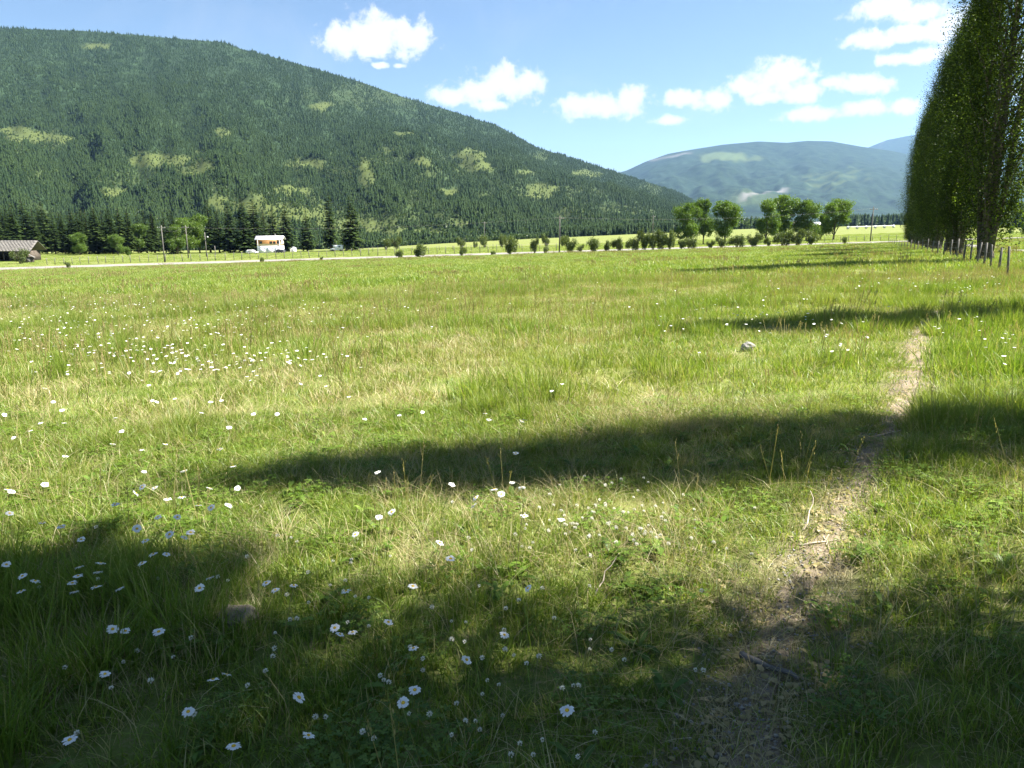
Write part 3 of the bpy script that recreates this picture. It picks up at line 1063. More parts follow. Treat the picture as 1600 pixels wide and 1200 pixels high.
def choose_near(X, Y, tl, r):
    dr = dryness(X, Y)
    ix = rng.integers(0, 5, len(X))
    ix = np.where((tl > 1.02) & (r < .55), rng.integers(5, 8, len(X)), ix)
    ix = np.where(r > .88 - .16 * (dr > .52) - .22 * (dr > .7), rng.integers(8, 10, len(X)), ix)
    q = rng.random(len(X))
    ix = np.where(q < .018, rng.integers(10, 13, len(X)), ix)
    ix = np.where((q > .90 + .05 * (dr > .5)) & (tl < 1.1), rng.integers(13, 15, len(X)), ix)
    ix = np.where((q > .60) & (q < .645), rng.integers(15, 18, len(X)), ix)
    return ix, np.ones(len(X)), np.where(ix < 8, np.clip(tl, .45, 1.25), 1.0)


def choose_mid(X, Y, tl, r):
    dr = dryness(X, Y)
    ix = rng.integers(0, 4, len(X))
    ix = np.where((tl > 1.0) & (r < .5), rng.integers(4, 7, len(X)), ix)
    ix = np.where(r > .88 - .16 * (dr > .54) - .25 * (dr > .7), rng.integers(7, 9, len(X)), ix)
    ix = np.where(rng.random(len(X)) < .03 + .05 * (n3(X, Y, 9, 2) > .55), rng.integers(9, 11, len(X)), ix)
    return ix, np.ones(len(X)), np.clip(tl, .5, 1.4)


def choose_far(X, Y, tl, r):
    ix = rng.integers(0, 4, len(X))
    ix = np.where(r < .012 + .02 * (n3(X, Y, 16, 2) > .54), rng.integers(4, 6, len(X)), ix)
    return ix, .9 + Y / 220, np.clip(.75 + .5 * n2(X, Y, 9, 2), .5, 1.3) * np.where(Y > 180, .6, 1)


lay('meadow_grass_near', .5, 7.5, 95, c_near, choose_near, 'green grass, clover leaves and weeds of the near meadow', .08, .22)
lay('meadow_grass_middle', 7.5, 34, 20, c_mid, choose_mid, 'sunlit meadow grass with dry stalks in the middle of the field', .06, .15)
lay('meadow_grass_far', 34, 187.5, 1.25, c_far, choose_far, 'even meadow grass reaching back to the gravel road', .04, .05)

# grass beyond the road
n = 9000
Yb = np.sqrt(rng.uniform(197 ** 2, 330 ** 2, n))
Xb = rng.uniform(-.85, .85, n) * Yb
scatter('pasture_grass', Xb, Yb, ground(Xb, Yb), np.stack([np.full(n, 1.8), np.full(n, 1.8), np.full(n, .8)], 1), rng.integers(0, 4, n), c_far, 'pasture grass beyond the gravel road', .03)


# mountain forest
def low_conifer(seed):
    r = np.random.default_rng(seed)
    V, Fq, T = [], [], []
    L = 6
    for k in range(L):
        z0, z1_ = .04 + .9 * k / L, .04 + .9 * k / L + .34
        R = .19 * (1 - k / L) ** .85 + .02
        ns = 6
        b = len(V)
        a0 = r.random() * 6.283
        V.append((0, 0, min(z1_, 1.0)))
        T.append(r.uniform(.3, .7))
        for j in range(ns):
            a = a0 + 6.283 * j / ns + r.normal(0, .15)
            q = R * r.uniform(.6, 1.25)
            V.append((q * math.cos(a), q * math.sin(a), z0 + r.normal(0, .02)))
            T.append(r.uniform(.2, .8))
        Fq += [[b, b + 1 + j, b + 1 + (j + 1) % ns] for j in range(ns)]
    return mesh_np('low_conifer', V, np.array(Fq), M['far_needle'], {'tint': T})


def low_broad(seed):
    r = np.random.default_rng(seed)
    C = unit(70, r) * r.uniform(.3, 1, (70, 1)) ** .4 * np.array([.33, .33, .42]) + np.array([0, 0, .5])
    V, Fq, T = leaf_quads(C, r.uniform(.22, .34, 70), np.clip(r.normal(.5, .2, 70), 0, 1), 0, 1, r)
    return mesh_np('low_broad', V, Fq, M['far_leaf'], {'tint': T})


c_for = protos('forest_trees', [low_conifer(i) for i in range(5)] + [low_broad(i) for i in range(3)])
n = 190000
U = rng.uniform(-420, 1125, n)
T_ = rng.random(n) ** .85
X, Y, Z, V_ = slope_point(U, T_)
op = openness(U, V_)
br = (rng.random(n) < np.clip(.07 + op * .72 + np.clip(1 - T_ / .28, 0, 1) * (n2(U, V_, 40, 2) - .2) * 1.3, 0, .85))
keep = rng.random(n) > op * .72
keep &= np.interp(U, RU, RV) < np.interp(U, UT, V800) - 4
ix = np.where(br, rng.integers(5, 8, n), rng.integers(0, 5, n))
hh = np.where(br, rng.uniform(3.5, 6, n), rng.uniform(5.5, 11.5, n)) * (1 - .35 * op) * (.35 + 1.25 * n3(U, V_, 16, 3)) * rng.choice([.7, 1.0, 1.25], n)
ww = np.where(br, hh, hh * rng.uniform(.95, 1.4, n))
k = keep
scatter('mountain_forest', X[k], Y[k], Z[k] - .5, np.stack([ww, ww, hh], 1)[k], ix[k], c_for, 'dense conifer forest covering the mountain on the left', .02)
# valley woods in front of the mountains
bits = []
for u0, u1, ya, yb, cnt, h0, h1, bf in ((860, 1060, 760, 860, 900, 8, 13, .05), (1040, 1140, 820, 1000, 500, 8, 13, .2), (1130, 1200, 900, 1400, 350, 12, 18, .3), (1300, 1480, 1250, 2100, 1600, 16, 24, .1), (1480, 1760, 520, 700, 900, 12, 20, .25), (1190, 1330, 1900, 2600, 700, 14, 20, .2), (-300, 620, 790, 850, 1500, 7, 12, .6), (600, 880, 790, 840, 700, 4, 8, .6)):
    uu, yy = rng.uniform(u0, u1, cnt), rng.uniform(ya, yb, cnt)
    xx = (uu - 800) * CP / F * yy
    h = rng.uniform(h0, h1, cnt)
    b = rng.random(cnt) < bf
    bits.append((xx, yy, ground(xx, yy) - .3, np.where(b, h * .9, h), np.where(b, h * .8, h), np.where(b, rng.integers(5, 8, cnt), rng.integers(0, 5, cnt))))
X, Y, Z, ww, hh, ix = [np.concatenate(q) for q in zip(*bits)]
scatter('valley_woods', X, Y, Z, np.stack([ww, ww, hh], 1), ix, c_for, 'dark far-off woods along the valley floor', .02)

# ================================================================== things
def place(root, x, y, rz=0.0, s=1.0, sz=None, z=None):
    root.location = (x, y, G(x, y) if z is None else z)
    root.rotation_euler = (0, 0, rz)
    root.scale = (s, s, s if sz is None else sz)
    return root


def tree_of(kind, parts, label, cat, group=None):
    o = thing(kind, label, cat, (0, 0, 0), 0, group)
    for nme, me in parts:
        p = obj(nme, me, o)
    return o


ORD = ['first', 'second', 'third', 'fourth', 'fifth', 'sixth', 'seventh', 'eighth', 'ninth', 'tenth', 'eleventh', 'twelfth', 'thirteenth', 'fourteenth', 'fifteenth', 'sixteenth', 'seventeenth', 'eighteenth', 'nineteenth', 'twentieth',
       'twenty-first', 'twenty-second', 'twenty-third', 'twenty-fourth', 'twenty-fifth', 'twenty-sixth', 'twenty-seventh', 'twenty-eighth', 'twenty-ninth', 'thirtieth', 'thirty-first', 'thirty-second', 'thirty-third', 'thirty-fourth', 'thirty-fifth', 'thirty-sixth', 'thirty-seventh', 'thirty-eighth', 'thirty-ninth', 'fortieth']

# ------------------------------------------------------------------ poplar row
POP = [poplar_meshes(s, H, R) for s, H, R in ((1, 22.0, 2.25), (2, 21.0, 2.1), (3, 22.5, 2.4))]
ROW = lambda y: 0.498 * y + 5.8
row = [(42.2, 1.0, 'nearest tall Lombardy poplar in view, its full crown at the right edge'), (53.5, 1.0, 'second Lombardy poplar from the near end of the row'), (63.5, .97, 'third Lombardy poplar from the near end of the row'), (74, 1.0, 'fourth Lombardy poplar from the near end of the row'),
       (85, .97, 'fifth Lombardy poplar from the near end of the row'), (96, .98, 'sixth Lombardy poplar from the near end of the row'), (107, .96, 'seventh Lombardy poplar from the near end of the row'), (118, 1.0, 'eighth Lombardy poplar from the near end of the row'),
       (130, .97, 'second to last tall poplar at the far end of the row'), (141, .97, 'last tall poplar at the far road end of the row'), (158, .36, 'small bright poplar beyond the far end of the tall row')]
# the same row goes on beside the viewer: these throw the shade bands across the meadow
row += [(14.8, .57, 'poplar beside the viewer casting the farthest shade band'), (6.1, .62, 'poplar beside the viewer casting the middle shade band'), (2.3, 1.0, 'poplar beside the viewer casting the near edge of shade'), (0.4, 1.0, 'poplar beside the viewer shading the foreground daisies'), (-2.0, .97, 'poplar just behind the viewer shading the foreground')]
prot = {}
for i, (y, s, lab) in enumerate(row):
    k = i % 3
    if k not in prot:
        c, tr_, lm = POP[k]
        o = tree_of('poplar_tree', [('crown', c), ('trunk', tr_)], lab, 'tree', 'poplar row along the fence')
        obj('branchwork', lm, [q for q in o.children if q.name.startswith('trunk')][0])['kind'] = 'stuff'
        prot[k] = o
    else:
        o = copy_tree(prot[k])
        o['label'] = lab
    s *= rng.uniform(.88, 1.05) if i > 0 and y > 20 else 1.0
    w = 1.12 if i == 0 else rng.uniform(.98, 1.1) * (1.7 if s < .5 else .9 if y == 14.8 else .70 if y == 6.1 else .70 if y == 2.3 else .92 if y < 10 else rng.uniform(.84, 1.02))
    place(o, ROW(y) + rng.normal(0, .15), y, rng.random() * 6.28, s * w, s)

# ------------------------------------------------------------------ conifers round the homestead
CON = [conifer_meshes(s, 20.0, R, b, w, rg) for s, R, b, w, rg in ((1, 3.4, .05, 46, .25), (2, 2.9, .08, 44, .3), (3, 3.9, .04, 44, .35), (4, 2.7, .08, 48, .22))]
BRD = [crown_meshes(s, 14.0, R, M['aspen'], nc, 70, (.26, .46), .12, 7, .22) for s, R, nc in ((11, 4.6, 230), (12, 4.2, 210), (13, 5.0, 240))]
# photo column, row of the top, distance, variant, label
cons = [(-14, 318, 300, 2), (4, 330, 318, 1), (20, 322, 296, 0), (38, 316, 310, 2), (52, 328, 290, 1), (68, 318, 305, 0), (82, 332, 296, 3), (97, 334, 315, 1), (110, 330, 300, 2), (122, 336, 290, 0), (135, 331, 308, 3), (148, 328, 296, 2), (160, 332, 312, 1), (172, 330, 292, 0), (186, 327, 304, 2), (200, 331, 296, 3), (226, 332, 305, 1), (238, 336, 312, 3), (268, 330, 290, 2), (256, 334, 316, 1),
        (326, 316, 312, 1), (340, 330, 300, 3), (357, 322, 296, 2), (380, 313, 290, 0), (397, 314, 298, 2), (412, 330, 318, 1), (426, 326, 310, 0), (446, 322, 305, 2), (478, 331, 300, 0), (515, 304, 296, 3), (548, 309, 290, 2)]
clab = {28: 'single short dark conifer standing between the house and the two tall ones', 29: 'tall slender conifer just left of the white camper truck', 30: 'tall ragged conifer just right of the white camper truck', 27: 'dark conifer close behind the right end of the house', 26: 'dark conifer rising behind the house roof', 23: 'tall dark conifer just left of the house', 24: 'bushy dark conifer hiding the left end of the house'}
prot = {}
for q in range(15):                                   # a second rank behind fills the wall of trees on the left
    cons.append((-10 + q * 17.5 + rng.uniform(-4, 4), rng.uniform(326, 340), rng.uniform(322, 345), int(rng.integers(0, 4))))
for i, (u, vt, Yd, k) in enumerate(cons):
    x = (u - 800) * CP / F * Yd
    lab = clab.get(i, f'{ORD[i]} dark conifer from the left in the row behind the pasture' if i < 31 else f'{ORD[i - 31]} conifer from the left in the rear rank of the left wood')
    if k not in prot:
        o = prot[k] = tree_of('conifer_tree', [('crown', CON[k][0]), ('trunk', CON[k][1])], lab, 'tree', 'conifers around the homestead')
    else:
        o = copy_tree(prot[k])
        o['label'] = lab
    g = G(x, Yd)
    H = z_at_v(u, vt - 5, Yd) - g
    w = {29: 1.1, 30: 1.2}.get(i, rng.uniform(1.1, 1.45))
    place(o, x, Yd, rng.random() * 6.28, H / 20 * w, H / 20)

# ------------------------------------------------------------------ broadleaf trees
brd = [(213, 348, 300, 1, 'bright green young broadleaf tree among the conifers, farthest left'), (292, 340, 294, 2, 'light green broadleaf tree behind the middle power pole'), (309, 333, 300, 1, 'tall light green broadleaf tree left of the big conifers'), (196, 385, 262, 0, 'small pale green tree in front of the conifer row'),
       (274, 350, 284, 1, 'pale green tree between the two leftmost power poles'), (180, 366, 276, 2, 'low rounded pale green tree before the left wood'),
       (120, 362, 280, 0, 'olive green broadleaf tree in front of the conifers'),
       (1074, 315, 232, 0, 'round cottonwood, leftmost of the left clump by the road'), (1100, 308, 240, 1, 'tall narrow cottonwood in the middle of the left clump'), (1134, 313, 232, 2, 'broad cottonwood on the right of the left clump'),
       (1198, 310, 226, 1, 'dark cottonwood, leftmost of the right clump by the road'), (1222, 302, 236, 0, 'tallest cottonwood of the right clump by the road'), (1261, 310, 232, 0, 'round cottonwood in the middle of the right clump'), (1304, 310, 236, 2, 'rightmost cottonwood of the clump near the lone pole'), (1284, 332, 244, 1, 'low cottonwood set back between two taller ones'),
       (1612, 326, 180, 2, 'dark tree beyond the gravel lane at the right edge'), (1580, 352, 260, 0, 'low dark tree far beyond the lane on the right')]
prot = {}
for i, (u, vt, Yd, k, lab) in enumerate(brd):
    x = (u - 800) * CP / F * Yd
    if k not in prot:
        o = prot[k] = tree_of('broadleaf_tree', [('crown', BRD[k][0]), ('trunk', BRD[k][1])], lab, 'tree', 'broadleaf trees along the road and homestead')
    else:
        o = copy_tree(prot[k])
        o['label'] = lab
    H = z_at_v(u, vt, Yd) - G(x, Yd)
    w = {1074: 1.0, 1100: .8, 1134: 1.05, 1198: .95, 1222: 1.0, 1261: 1.05, 1304: 1.05}.get(u, 1.0)
    place(o, x, Yd, rng.random() * 6.28, H / 14 * w, H / 14)

HI = crown_meshes(31, 23.0, 2.0, M['aspen'], 110, 80, (.16, .3), .72, 5, .22)  # unseen tree added out of frame, its high crown shaped to shade the left foreground
o = tree_of('broadleaf_tree', [('crown', HI[0]), ('trunk', HI[1])], 'unseen tall bare stemmed cottonwood added beside the viewer to shade the left foreground', 'tree', 'broadleaf trees along the road and homestead')
place(o, 11.0, 3.0)

# ------------------------------------------------------------------ shrubs
SHR = [shrub_meshes(s, 3.0, R, M['shrub']) for s, R in ((21, 1.9), (22, 1.6), (23, 2.1))]
NEARRD, FARRD = 187.2, 292.0
shr = [(405, 8, 8, 0), (500, 7, 6, 0), (622, 14, 13, 0), (653, 21, 26, 0), (721, 17, 15, 0), (770, 8, 8, 0), (797, 28, 26, 0), (836, 28, 16, 0), (852, 12, 12, 0), (893, 25, 26, 0), (908, 14, 12, 0), (930, 24, 22, 0), (948, 17, 14, 0), (968, 23, 25, 0), (990, 22, 20, 0), (1009, 32, 20, 0), (1022, 34, 22, 0), (1036, 33, 22, 0), (1048, 30, 18, 0), (1066, 16, 14, 0), (1078, 20, 24, 0), (1111, 13, 12, 0), (1128, 20, 20, 0), (1153, 22, 24, 0), (1178, 22, 24, 0), (1202, 16, 14, 0), (1225, 25, 28, 0), (1247, 26, 22, 0), (1269, 25, 26, 0), (1323, 13, 11, 0),
       (24, 22, 22, 1), (98, 12, 9, 0), (603, 19, 15, 2), (618, 20, 14, 2), (720, 19, 17, 2), (757, 21, 17, 2), (785, 20, 15, 2), (853, 21, 16, 2), (880, 18, 16, 2), (742, 10, 8, 2), (1030, 16, 60, 2)]
near_i = far_i = 0
prot = {}
for i, (u, h, w, rowk) in enumerate(shr):
    Yd = {0: NEARRD + rng.uniform(-.6, .2), 1: 215.0, 2: FARRD + rng.uniform(-4, 4)}[rowk]
    px_m = Yd / F
    x = (u - 800) * CP / F * Yd
    H, W = h * px_m, w * px_m
    if rowk == 1:
        lab = 'yellow green shrub in front of the old barn'
    elif rowk == 2:
        far_i += 1
        lab = f'{ORD[far_i - 1]} shrub from the left in the far row beyond the road'
    else:
        near_i += 1
        lab = f'{ORD[near_i - 1]} shrub from the left along the near road edge'
    k = i % 3
    if k not in prot:
        o = prot[k] = tree_of('roadside_shrub', [('crown', SHR[k][0]), ('stem', SHR[k][1])], lab, 'shrub', 'shrubs along the road')
    else:
        o = copy_tree(prot[k])
        o['label'] = lab
    o.location = (x, Yd, G(x, Yd))
    o.rotation_euler = (0, 0, rng.random() * 6.28)
    o.scale = (W / 3.6, W / 3.6, H / 2.85)

# ------------------------------------------------------------------ fences
def fence(name, label, pts, post_h, post_r, wires, mat, group=None, jitter=.05, every=1):
    root = thing(name, label, 'fence', (pts[0][0], pts[0][1], G(*pts[0])), 0, group)
    o0 = root.location
    base = []
    mes = []
    for k in range(3):
        mb = MB()
        mb.tube([(0, 0, -.3), (0, 0, post_h * .5), (.01 * k, 0, post_h)], [post_r * 1.08, post_r, post_r * .9], 7)
        mes.append(mb.mesh('post', mat))
    for i, (x, y) in enumerate(pts):
        p = obj('post', mes[i % 3], root)
        z = G(x, y)
        p.location = (x - o0[0], y - o0[1], z - o0[2])
        p.rotation_euler = (rng.normal(0, jitter), rng.normal(0, jitter), rng.random() * 6)
        s = rng.uniform(.88, 1.12)
        p.scale = (rng.uniform(.85, 1.25),) * 2 + (s,)
        base.append(Vector((x - o0[0], y - o0[1], z - o0[2])))
    for h, r in wires:
        mb = MB()
        mb.tube([b + Vector((0, 0, h)) for b in base], r, 3, False)
        mb.build('wire', M['wire'], root)
    return root


FX = lambda y: 0.47 * y + 6.05
fy = [30.0, 32.0, 34.05, 36.0, 38.2, 40.6, 43.3, 46.5, 50, 54, 58.5, 63, 68, 73.5, 79, 85, 91, 98, 105, 112, 120, 128, 137, 146, 156, 166]
fence('field_fence', 'grey wooden post and wire fence along the poplar row', [(FX(y), y) for y in fy], 1.12, .046, ((.35, .004), (.7, .004), (1.05, .004)), M['old_wood'], jitter=.035)
xs = [(u - 800) * CP / F * 203 for u in np.arange(66, 880, 13.4)]
fence('pasture_fence', 'long fence of thin tall posts behind the gravel road on the left', [(x, 203 + rng.normal(0, .2)) for x in xs], 2.0, .075, ((.5, .012), (1.1, .012), (1.8, .012)), M['old_wood'], jitter=.05)
xs = [(u - 800) * CP / F * 262 for u in np.arange(560, 960, 21)]
fence('back_pasture_fence', 'second fence farther back in the pasture below the shrubs', [(x, 262.0) for x in xs], 1.7, .08, ((.5, .012), (1.4, .012)), M['old_wood'])
xs = [(u - 800) * CP / F * 205 for u in np.arange(1290, 1440, 12.5)]
fence('roadside_fence', 'thin post fence behind the road between cottonwoods and poplars', [(x, 205.0) for x in xs], 1.6, .07, ((.5, .01), (1.3, .01)), M['old_wood'])
fence('lane_fence', 'dark post fence on the far side of the gravel lane', [(LANE(y) + 11.5, y) for y in (38, 44, 50, 57, 64, 72, 81, 91, 102, 115)], 1.3, .09, ((.5, .004), (1.1, .004)), M['old_wood'])

# ------------------------------------------------------------------ power poles and lines
def pole(u, vt, vb, Yd, label, arm=True, lamp=False):
    x = (u - 800) * CP / F * Yd
    g = G(x, Yd)
    H = z_at_v(u, vt, Yd) - g
    root = thing('power_pole', label, 'utility pole', (x, Yd, g), 0, 'power poles along the road')
    mb = MB()
    mb.tube([(0, 0, -.5), (0, 0, H * .5), (0, 0, H)], [.17, .14, .11], 8)
    mb.build('shaft', M['old_wood'], root, smooth=True)
    if arm:
        c = MB().box(-1.1, 1.1, -.16, -.11, H - .75, H - .62).build('crossarm', M['old_wood'], root)
        for q in (-1.0, -.5, .5, 1.0):
            MB().tube([(q, -.135, H - .62), (q, -.135, H - .45)], [.05, .035], 6).build('insulator', M['insulator'], c)
    if lamp:
        a = MB()
        a.tube([(.1, 0, H - 1.6), (.9, -.2, H - 1.3)], .03, 6)
        a = a.build('lamp_arm', M['insulator'], root)
        MB().tube([(.9, -.2, H - 1.55), (.9, -.2, H - 1.3)], [.28, .12], 8).build('lamp_head', M['white_paint'], a)
    return root, x, Yd, g + H


PL = [pole(252, 352, 413, 200.2, 'tall grey power pole standing at the road edge on the far left'), pole(290, 352, 410, 230, 'power pole just right of the leftmost one, before the light green trees'), pole(319, 363, 405, 240, 'shorter yard pole carrying a white lamp', False, True), pole(333, 384, 399, 262, 'short stub pole in the pasture beside the lamp pole', False),
      pole(874.5, 337, 399, 187.6, 'lone power pole on the near road edge among the shrubs'), pole(1020, 336, 372, 330, 'faint power pole far behind the big dark shrubs'), pole(1362, 323, 378, 200, 'lone dark power pole right of the cottonwoods'), pole(757, 346, 386, 330, 'thin pole far back at the forest edge')]


def wires(a, b, label, n=2):
    root = thing('power_line', label, 'power line', (a[1], a[2], a[3]), 0, 'power lines strung between poles')
    for k in range(n):
        q = (-1.0, 1.0, 0)[k]
        A, B = Vector((a[1] + q, a[2], a[3] - .45)), Vector((b[1] + q, b[2], b[3] - .45))
        mb = MB()
        mb.tube([A.lerp(B, s) - Vector((0, 0, 4 * s * (1 - s) * 1.4)) - Vector(root.location) for s in np.linspace(0, 1, 15)], .007, 3, False)
        mb.build('cable', M['wire'], root)


wires(PL[0], PL[4], 'power line from the far left pole to the middle pole')
wires(PL[4], PL[6], 'power line from the middle pole past the cottonwoods')
wires(PL[0], PL[1], 'short power line between the two leftmost poles')

# ------------------------------------------------------------------ homestead
def face_cam(x, y, off=0.0):
    return math.atan2(-x, y) * 0.0 + off


Yh = 286.0
hx = (421 - 800) * CP / F * Yh
hz = G(hx, Yh)
house = thing('house', 'two storey house with cedar upper floor and white garage below', 'house', (hx, Yh, hz), math.radians(8))
house.scale = (.88, .88, .9)
W2, D2 = 5.0, 4.2
MB().box(-W2, W2, -D2, D2, -.4, 3.0).build('lower_wall', M['white_paint'], house)
up = MB().box(-W2 + .03, W2 - .03, -D2 + .03, D2 - .03, 3.003, 5.6).build('upper_wall', M['cream'], house)
for k in range(9):
    MB().box(-W2 - .02, W2 + .02, -D2 - .03, -D2 + .025, 3.95 + k * .18, 4.115 + k * .18).build('cedar_board', M['cedar'], up)
rf = MB().prism([(-D2 - .45, 5.5), (0, 6.95), (D2 + .45, 5.5), (D2 + .45, 5.65), (0, 7.12), (-D2 - .45, 5.65)], 0, -W2 - .9, W2 + .9).build('roof', M['white_metal'], house)
for k in range(-8, 9):
    MB().prism([(-D2 - .45, 5.655), (0, 7.125), (0, 7.17), (-D2 - .45, 5.70)], 0, k * .68 - .025, k * .68 + .025).build('roof_seam', M['white_metal'], rf)
MB().box(1.8, 2.3, .3, .8, 6.6, 7.9).build('chimney', M['old_wood'], rf)
for x0, x1 in ((-4.3, -1.6), (-1.1, 1.6), (2.1, 4.3)):
    d = MB().box(x0, x1, -D2 - .06, -D2 + .02, -.1, 2.3).build('garage_door', M['white_metal'], house)
    for j in range(3):
        MB().box(x0 + .02, x1 - .02, -D2 - .085, -D2 - .062, .45 + j * .6, .49 + j * .6).build('panel_groove', M['insulator'], d)
for x0, x1 in ((-3.9, -2.7), (.3, 1.5), (1.75, 2.95), (3.3, 4.3)):
    wf = MB().box(x0, x1, -D2 - .075, -D2 - .005, 3.9, 4.95).build('window', M['dark_wood'], up)
    MB().box(x0 + .07, x1 - .07, -D2 - .085, -D2 - .078, 3.97, 4.88).build('pane', M['glass'], wf)
for x0 in (-4.6, 4.45):
    MB().box(x0, x0 + .15, -D2 - .4, -D2 - .25, -.4, 5.5).build('porch_post', M['white_paint'], house)


def wheel(root, x, y, r, w=.22):
    mb = MB()
    mb.tube([(x, y - w / 2, r), (x, y + w / 2, r)], r, 14)
    t_ = mb.build('wheel', M['rubber'], root)
    mb = MB()
    mb.tube([(x, y - w / 2 - .012, r), (x, y - w / 2 + .02, r)], r * .55, 10)
    mb.build('rim', M['insulator'], t_)


def vehicle(name, label, cat, u, Yd, rz, paint, prof, cabin, hw):
    x = (u - 800) * CP / F * Yd
    root = thing(name, label, cat, (x, Yd, G(x, Yd)), rz)
    MB().prism(prof, 1, -hw, hw).build('body', paint, root)
    for (x0, x1, z0, z1) in cabin:
        for s in (-1, 1):
            MB().box(x0, x1, s * hw - .01, s * hw + .012, z0, z1).build('side_window', M['glass'], root)
    xs_ = [p[0] for p in prof]
    L0, L1 = min(xs_), max(xs_)
    for wx in (L0 + .85, L1 - .9):
        for s in (-1, 1):
            wheel(root, wx, s * (hw - .08), .36)
    for s in (-1, 1):
        MB().box(L1 - .03, L1 + .03, s * hw * .7 - .15, s * hw * .7 + .15, .72, .9).build('headlight', M['white_metal'], root)
    return root


van = vehicle('camper_truck', 'white camper truck parked between the two tall conifers', 'truck', 525.5, 287, math.radians(180), M['white_paint'],
              [(-2.2, .45), (2.6, .45), (2.6, .95), (2.4, 1.1), (1.7, 1.15), (1.2, 1.55), (1.4, 1.6), (1.45, 2.35), (-2.2, 2.45)], [(.75, 1.3, 1.12, 1.5), (-1.4, -.6, 1.5, 2.0)], .95)
vehicle('parked_car', 'small dark car parked at the right end of the house', 'car', 435, 279, math.radians(160), M['dark_car'],
        [(-2.1, .35), (2.1, .35), (2.1, .75), (1.2, .9), (.6, 1.4), (-1.1, 1.42), (-1.9, .95), (-2.1, .9)], [(-.9, .5, .95, 1.32)], .85)
vehicle('white_car', 'white car half hidden by conifers left of the house', 'car', 391, 272, math.radians(10), M['white_paint'],
        [(-2.1, .35), (2.1, .35), (2.1, .75), (1.2, .9), (.6, 1.4), (-1.5, 1.45), (-2.0, .95)], [(-1.2, .5, .95, 1.35)], .85)
x = (456 - 800) * CP / F * 288
sh = thing('garden_shed', 'little white shed right of the house', 'shed', (x, 288, G(x, 288)), math.radians(-12))
MB().box(-.9, .9, -.8, .8, -.2, 1.5).build('wall', M['white_paint'], sh)
MB().prism([(-1.05, 1.5), (0, 1.95), (1.05, 1.5), (1.05, 1.56), (0, 2.02), (-1.05, 1.56)], 1, -.95, .95).build('roof', M['insulator'], sh)
MB().box(-.3, .35, -.84, -.8, 0, 1.25).build('door', M['insulator'], sh)

# old barn on the far left
Yb_ = 236.0
bx_ = (18 - 800) * CP / F * Yb_
bz = G(bx_, Yb_)
barn = thing('old_barn', 'dark open sided timber barn with weathered grey shingle roof', 'barn', (bx_, Yb_, bz), math.radians(4))
L_ = 7.4
top = z_at_v(30, 376, Yb_) - bz
ev = top - 3.0
for (x0, x1, y0, y1) in ((-L_, L_ - 1.6, 3.4, 3.55), (-L_, -L_ + .15, -3.5, 3.4), (L_ - 1.75, L_ - 1.6, -3.5, 3.4)):
    MB().box(x0, x1, y0, y1, -.4, ev - .1).build('wall', M['dark_wood'], barn)
xk = -L_ + .2
while xk < L_ - 1.9:                                   # front wall of upright boards, two of them missing
    if rng.random() > .22:
        MB().box(xk, xk + .42, -3.55 + rng.uniform(-.02, .02), -3.43, -.3, ev - .2).build('board', M['dark_wood'], barn)
    xk += .45
for xk in (-L_ + .3, -2.4, 2.0, L_ - 1.9):
    MB().box(xk - .12, xk + .12, -4.6, -4.36, -.4, ev - .15).build('post', M['dark_wood'], barn)
ro = MB().prism([(-5.0, ev - .25), (0, top - .12), (4.6, ev - .1), (4.6, ev), (0, top), (-5.0, ev - .12)], 0, -L_ - .6, L_).build('roof', M['roof_old'], barn)
for j in range(9):
    for k in range(15):
        s0, s1 = j / 9, (j + 1) / 9 + .01
        ya, za = -5.06 * (1 - s0), ev - .12 + (top - ev + .12) * s0
        yb, zb = -5.06 * (1 - s1), ev - .12 + (top - ev + .12) * s1
        x0 = -L_ - .6 + (k + .5 * (j % 2)) * (2 * L_ + .6) / 15.5
        MB().prism([(ya, za + .012), (yb, zb + .012), (yb, zb + .03), (ya, za + .08 + rng.uniform(0, .03))], 0, x0 + .006, x0 + (2 * L_ + .6) / 15.5 - .006).build('shingle', M['roof_old'], ro)
lx = (38.5 - 800) * CP / F * 222
ln = thing('lean_to', 'small dark lean-to hut with a peaked roof beside the barn', 'hut', (lx, 222, G(lx, 222)), math.radians(25))
MB().box(-1.2, 1.2, -1, 1, -.3, 1.6).build('wall', M['dark_wood'], ln)
MB().prism([(-1.6, 1.4), (0, 2.4), (1.6, 1.4), (1.6, 1.5), (0, 2.52), (-1.6, 1.5)], 1, -1.3, 1.3).build('roof', M['roof_old'], ln)
MB().box(-.45, .45, -1.05, -1.0, 0, 1.3).build('door', M['old_wood'], ln)

# far farm buildings and the wheel line sprinkler beyond the road
for u, v, w, h, Yd, lab in ((1166, 346.5, 9, 2.2, 1100, 'far pale farm shed seen between the two cottonwood clumps'), (1246, 348, 12, .6, 900, 'long low pale farm roof behind the right cottonwoods'), (1275, 353, 10, 1.6, 640, 'small pale farm building low behind the right cottonwoods')):
    x = (u - 800) * CP / F * Yd
    fb_ = thing('farm_building', lab, 'farm building', (x, Yd, z_at_v(u, v + 2, Yd)), 0)
    hw = w * Yd / F / 2
    hh_ = h * Yd / F + 1.2
    MB().box(-hw, hw, -4, 4, -6, hh_).build('wall', M['cream'], fb_)
    MB().prism([(-4.6, hh_), (0, hh_ + 2), (4.6, hh_), (4.6, hh_ + .2), (0, hh_ + 2.2), (-4.6, hh_ + .2)], 0, -hw - .5, hw + .5).build('roof', M['insulator'], fb_)
x0, x1, Yd = (1325 - 800) * CP / F * 520, (1396 - 800) * CP / F * 520, 520.
wlz = [G(x0 + (x1 - x0) * q, Yd) for q in np.linspace(0, 1, 6)]
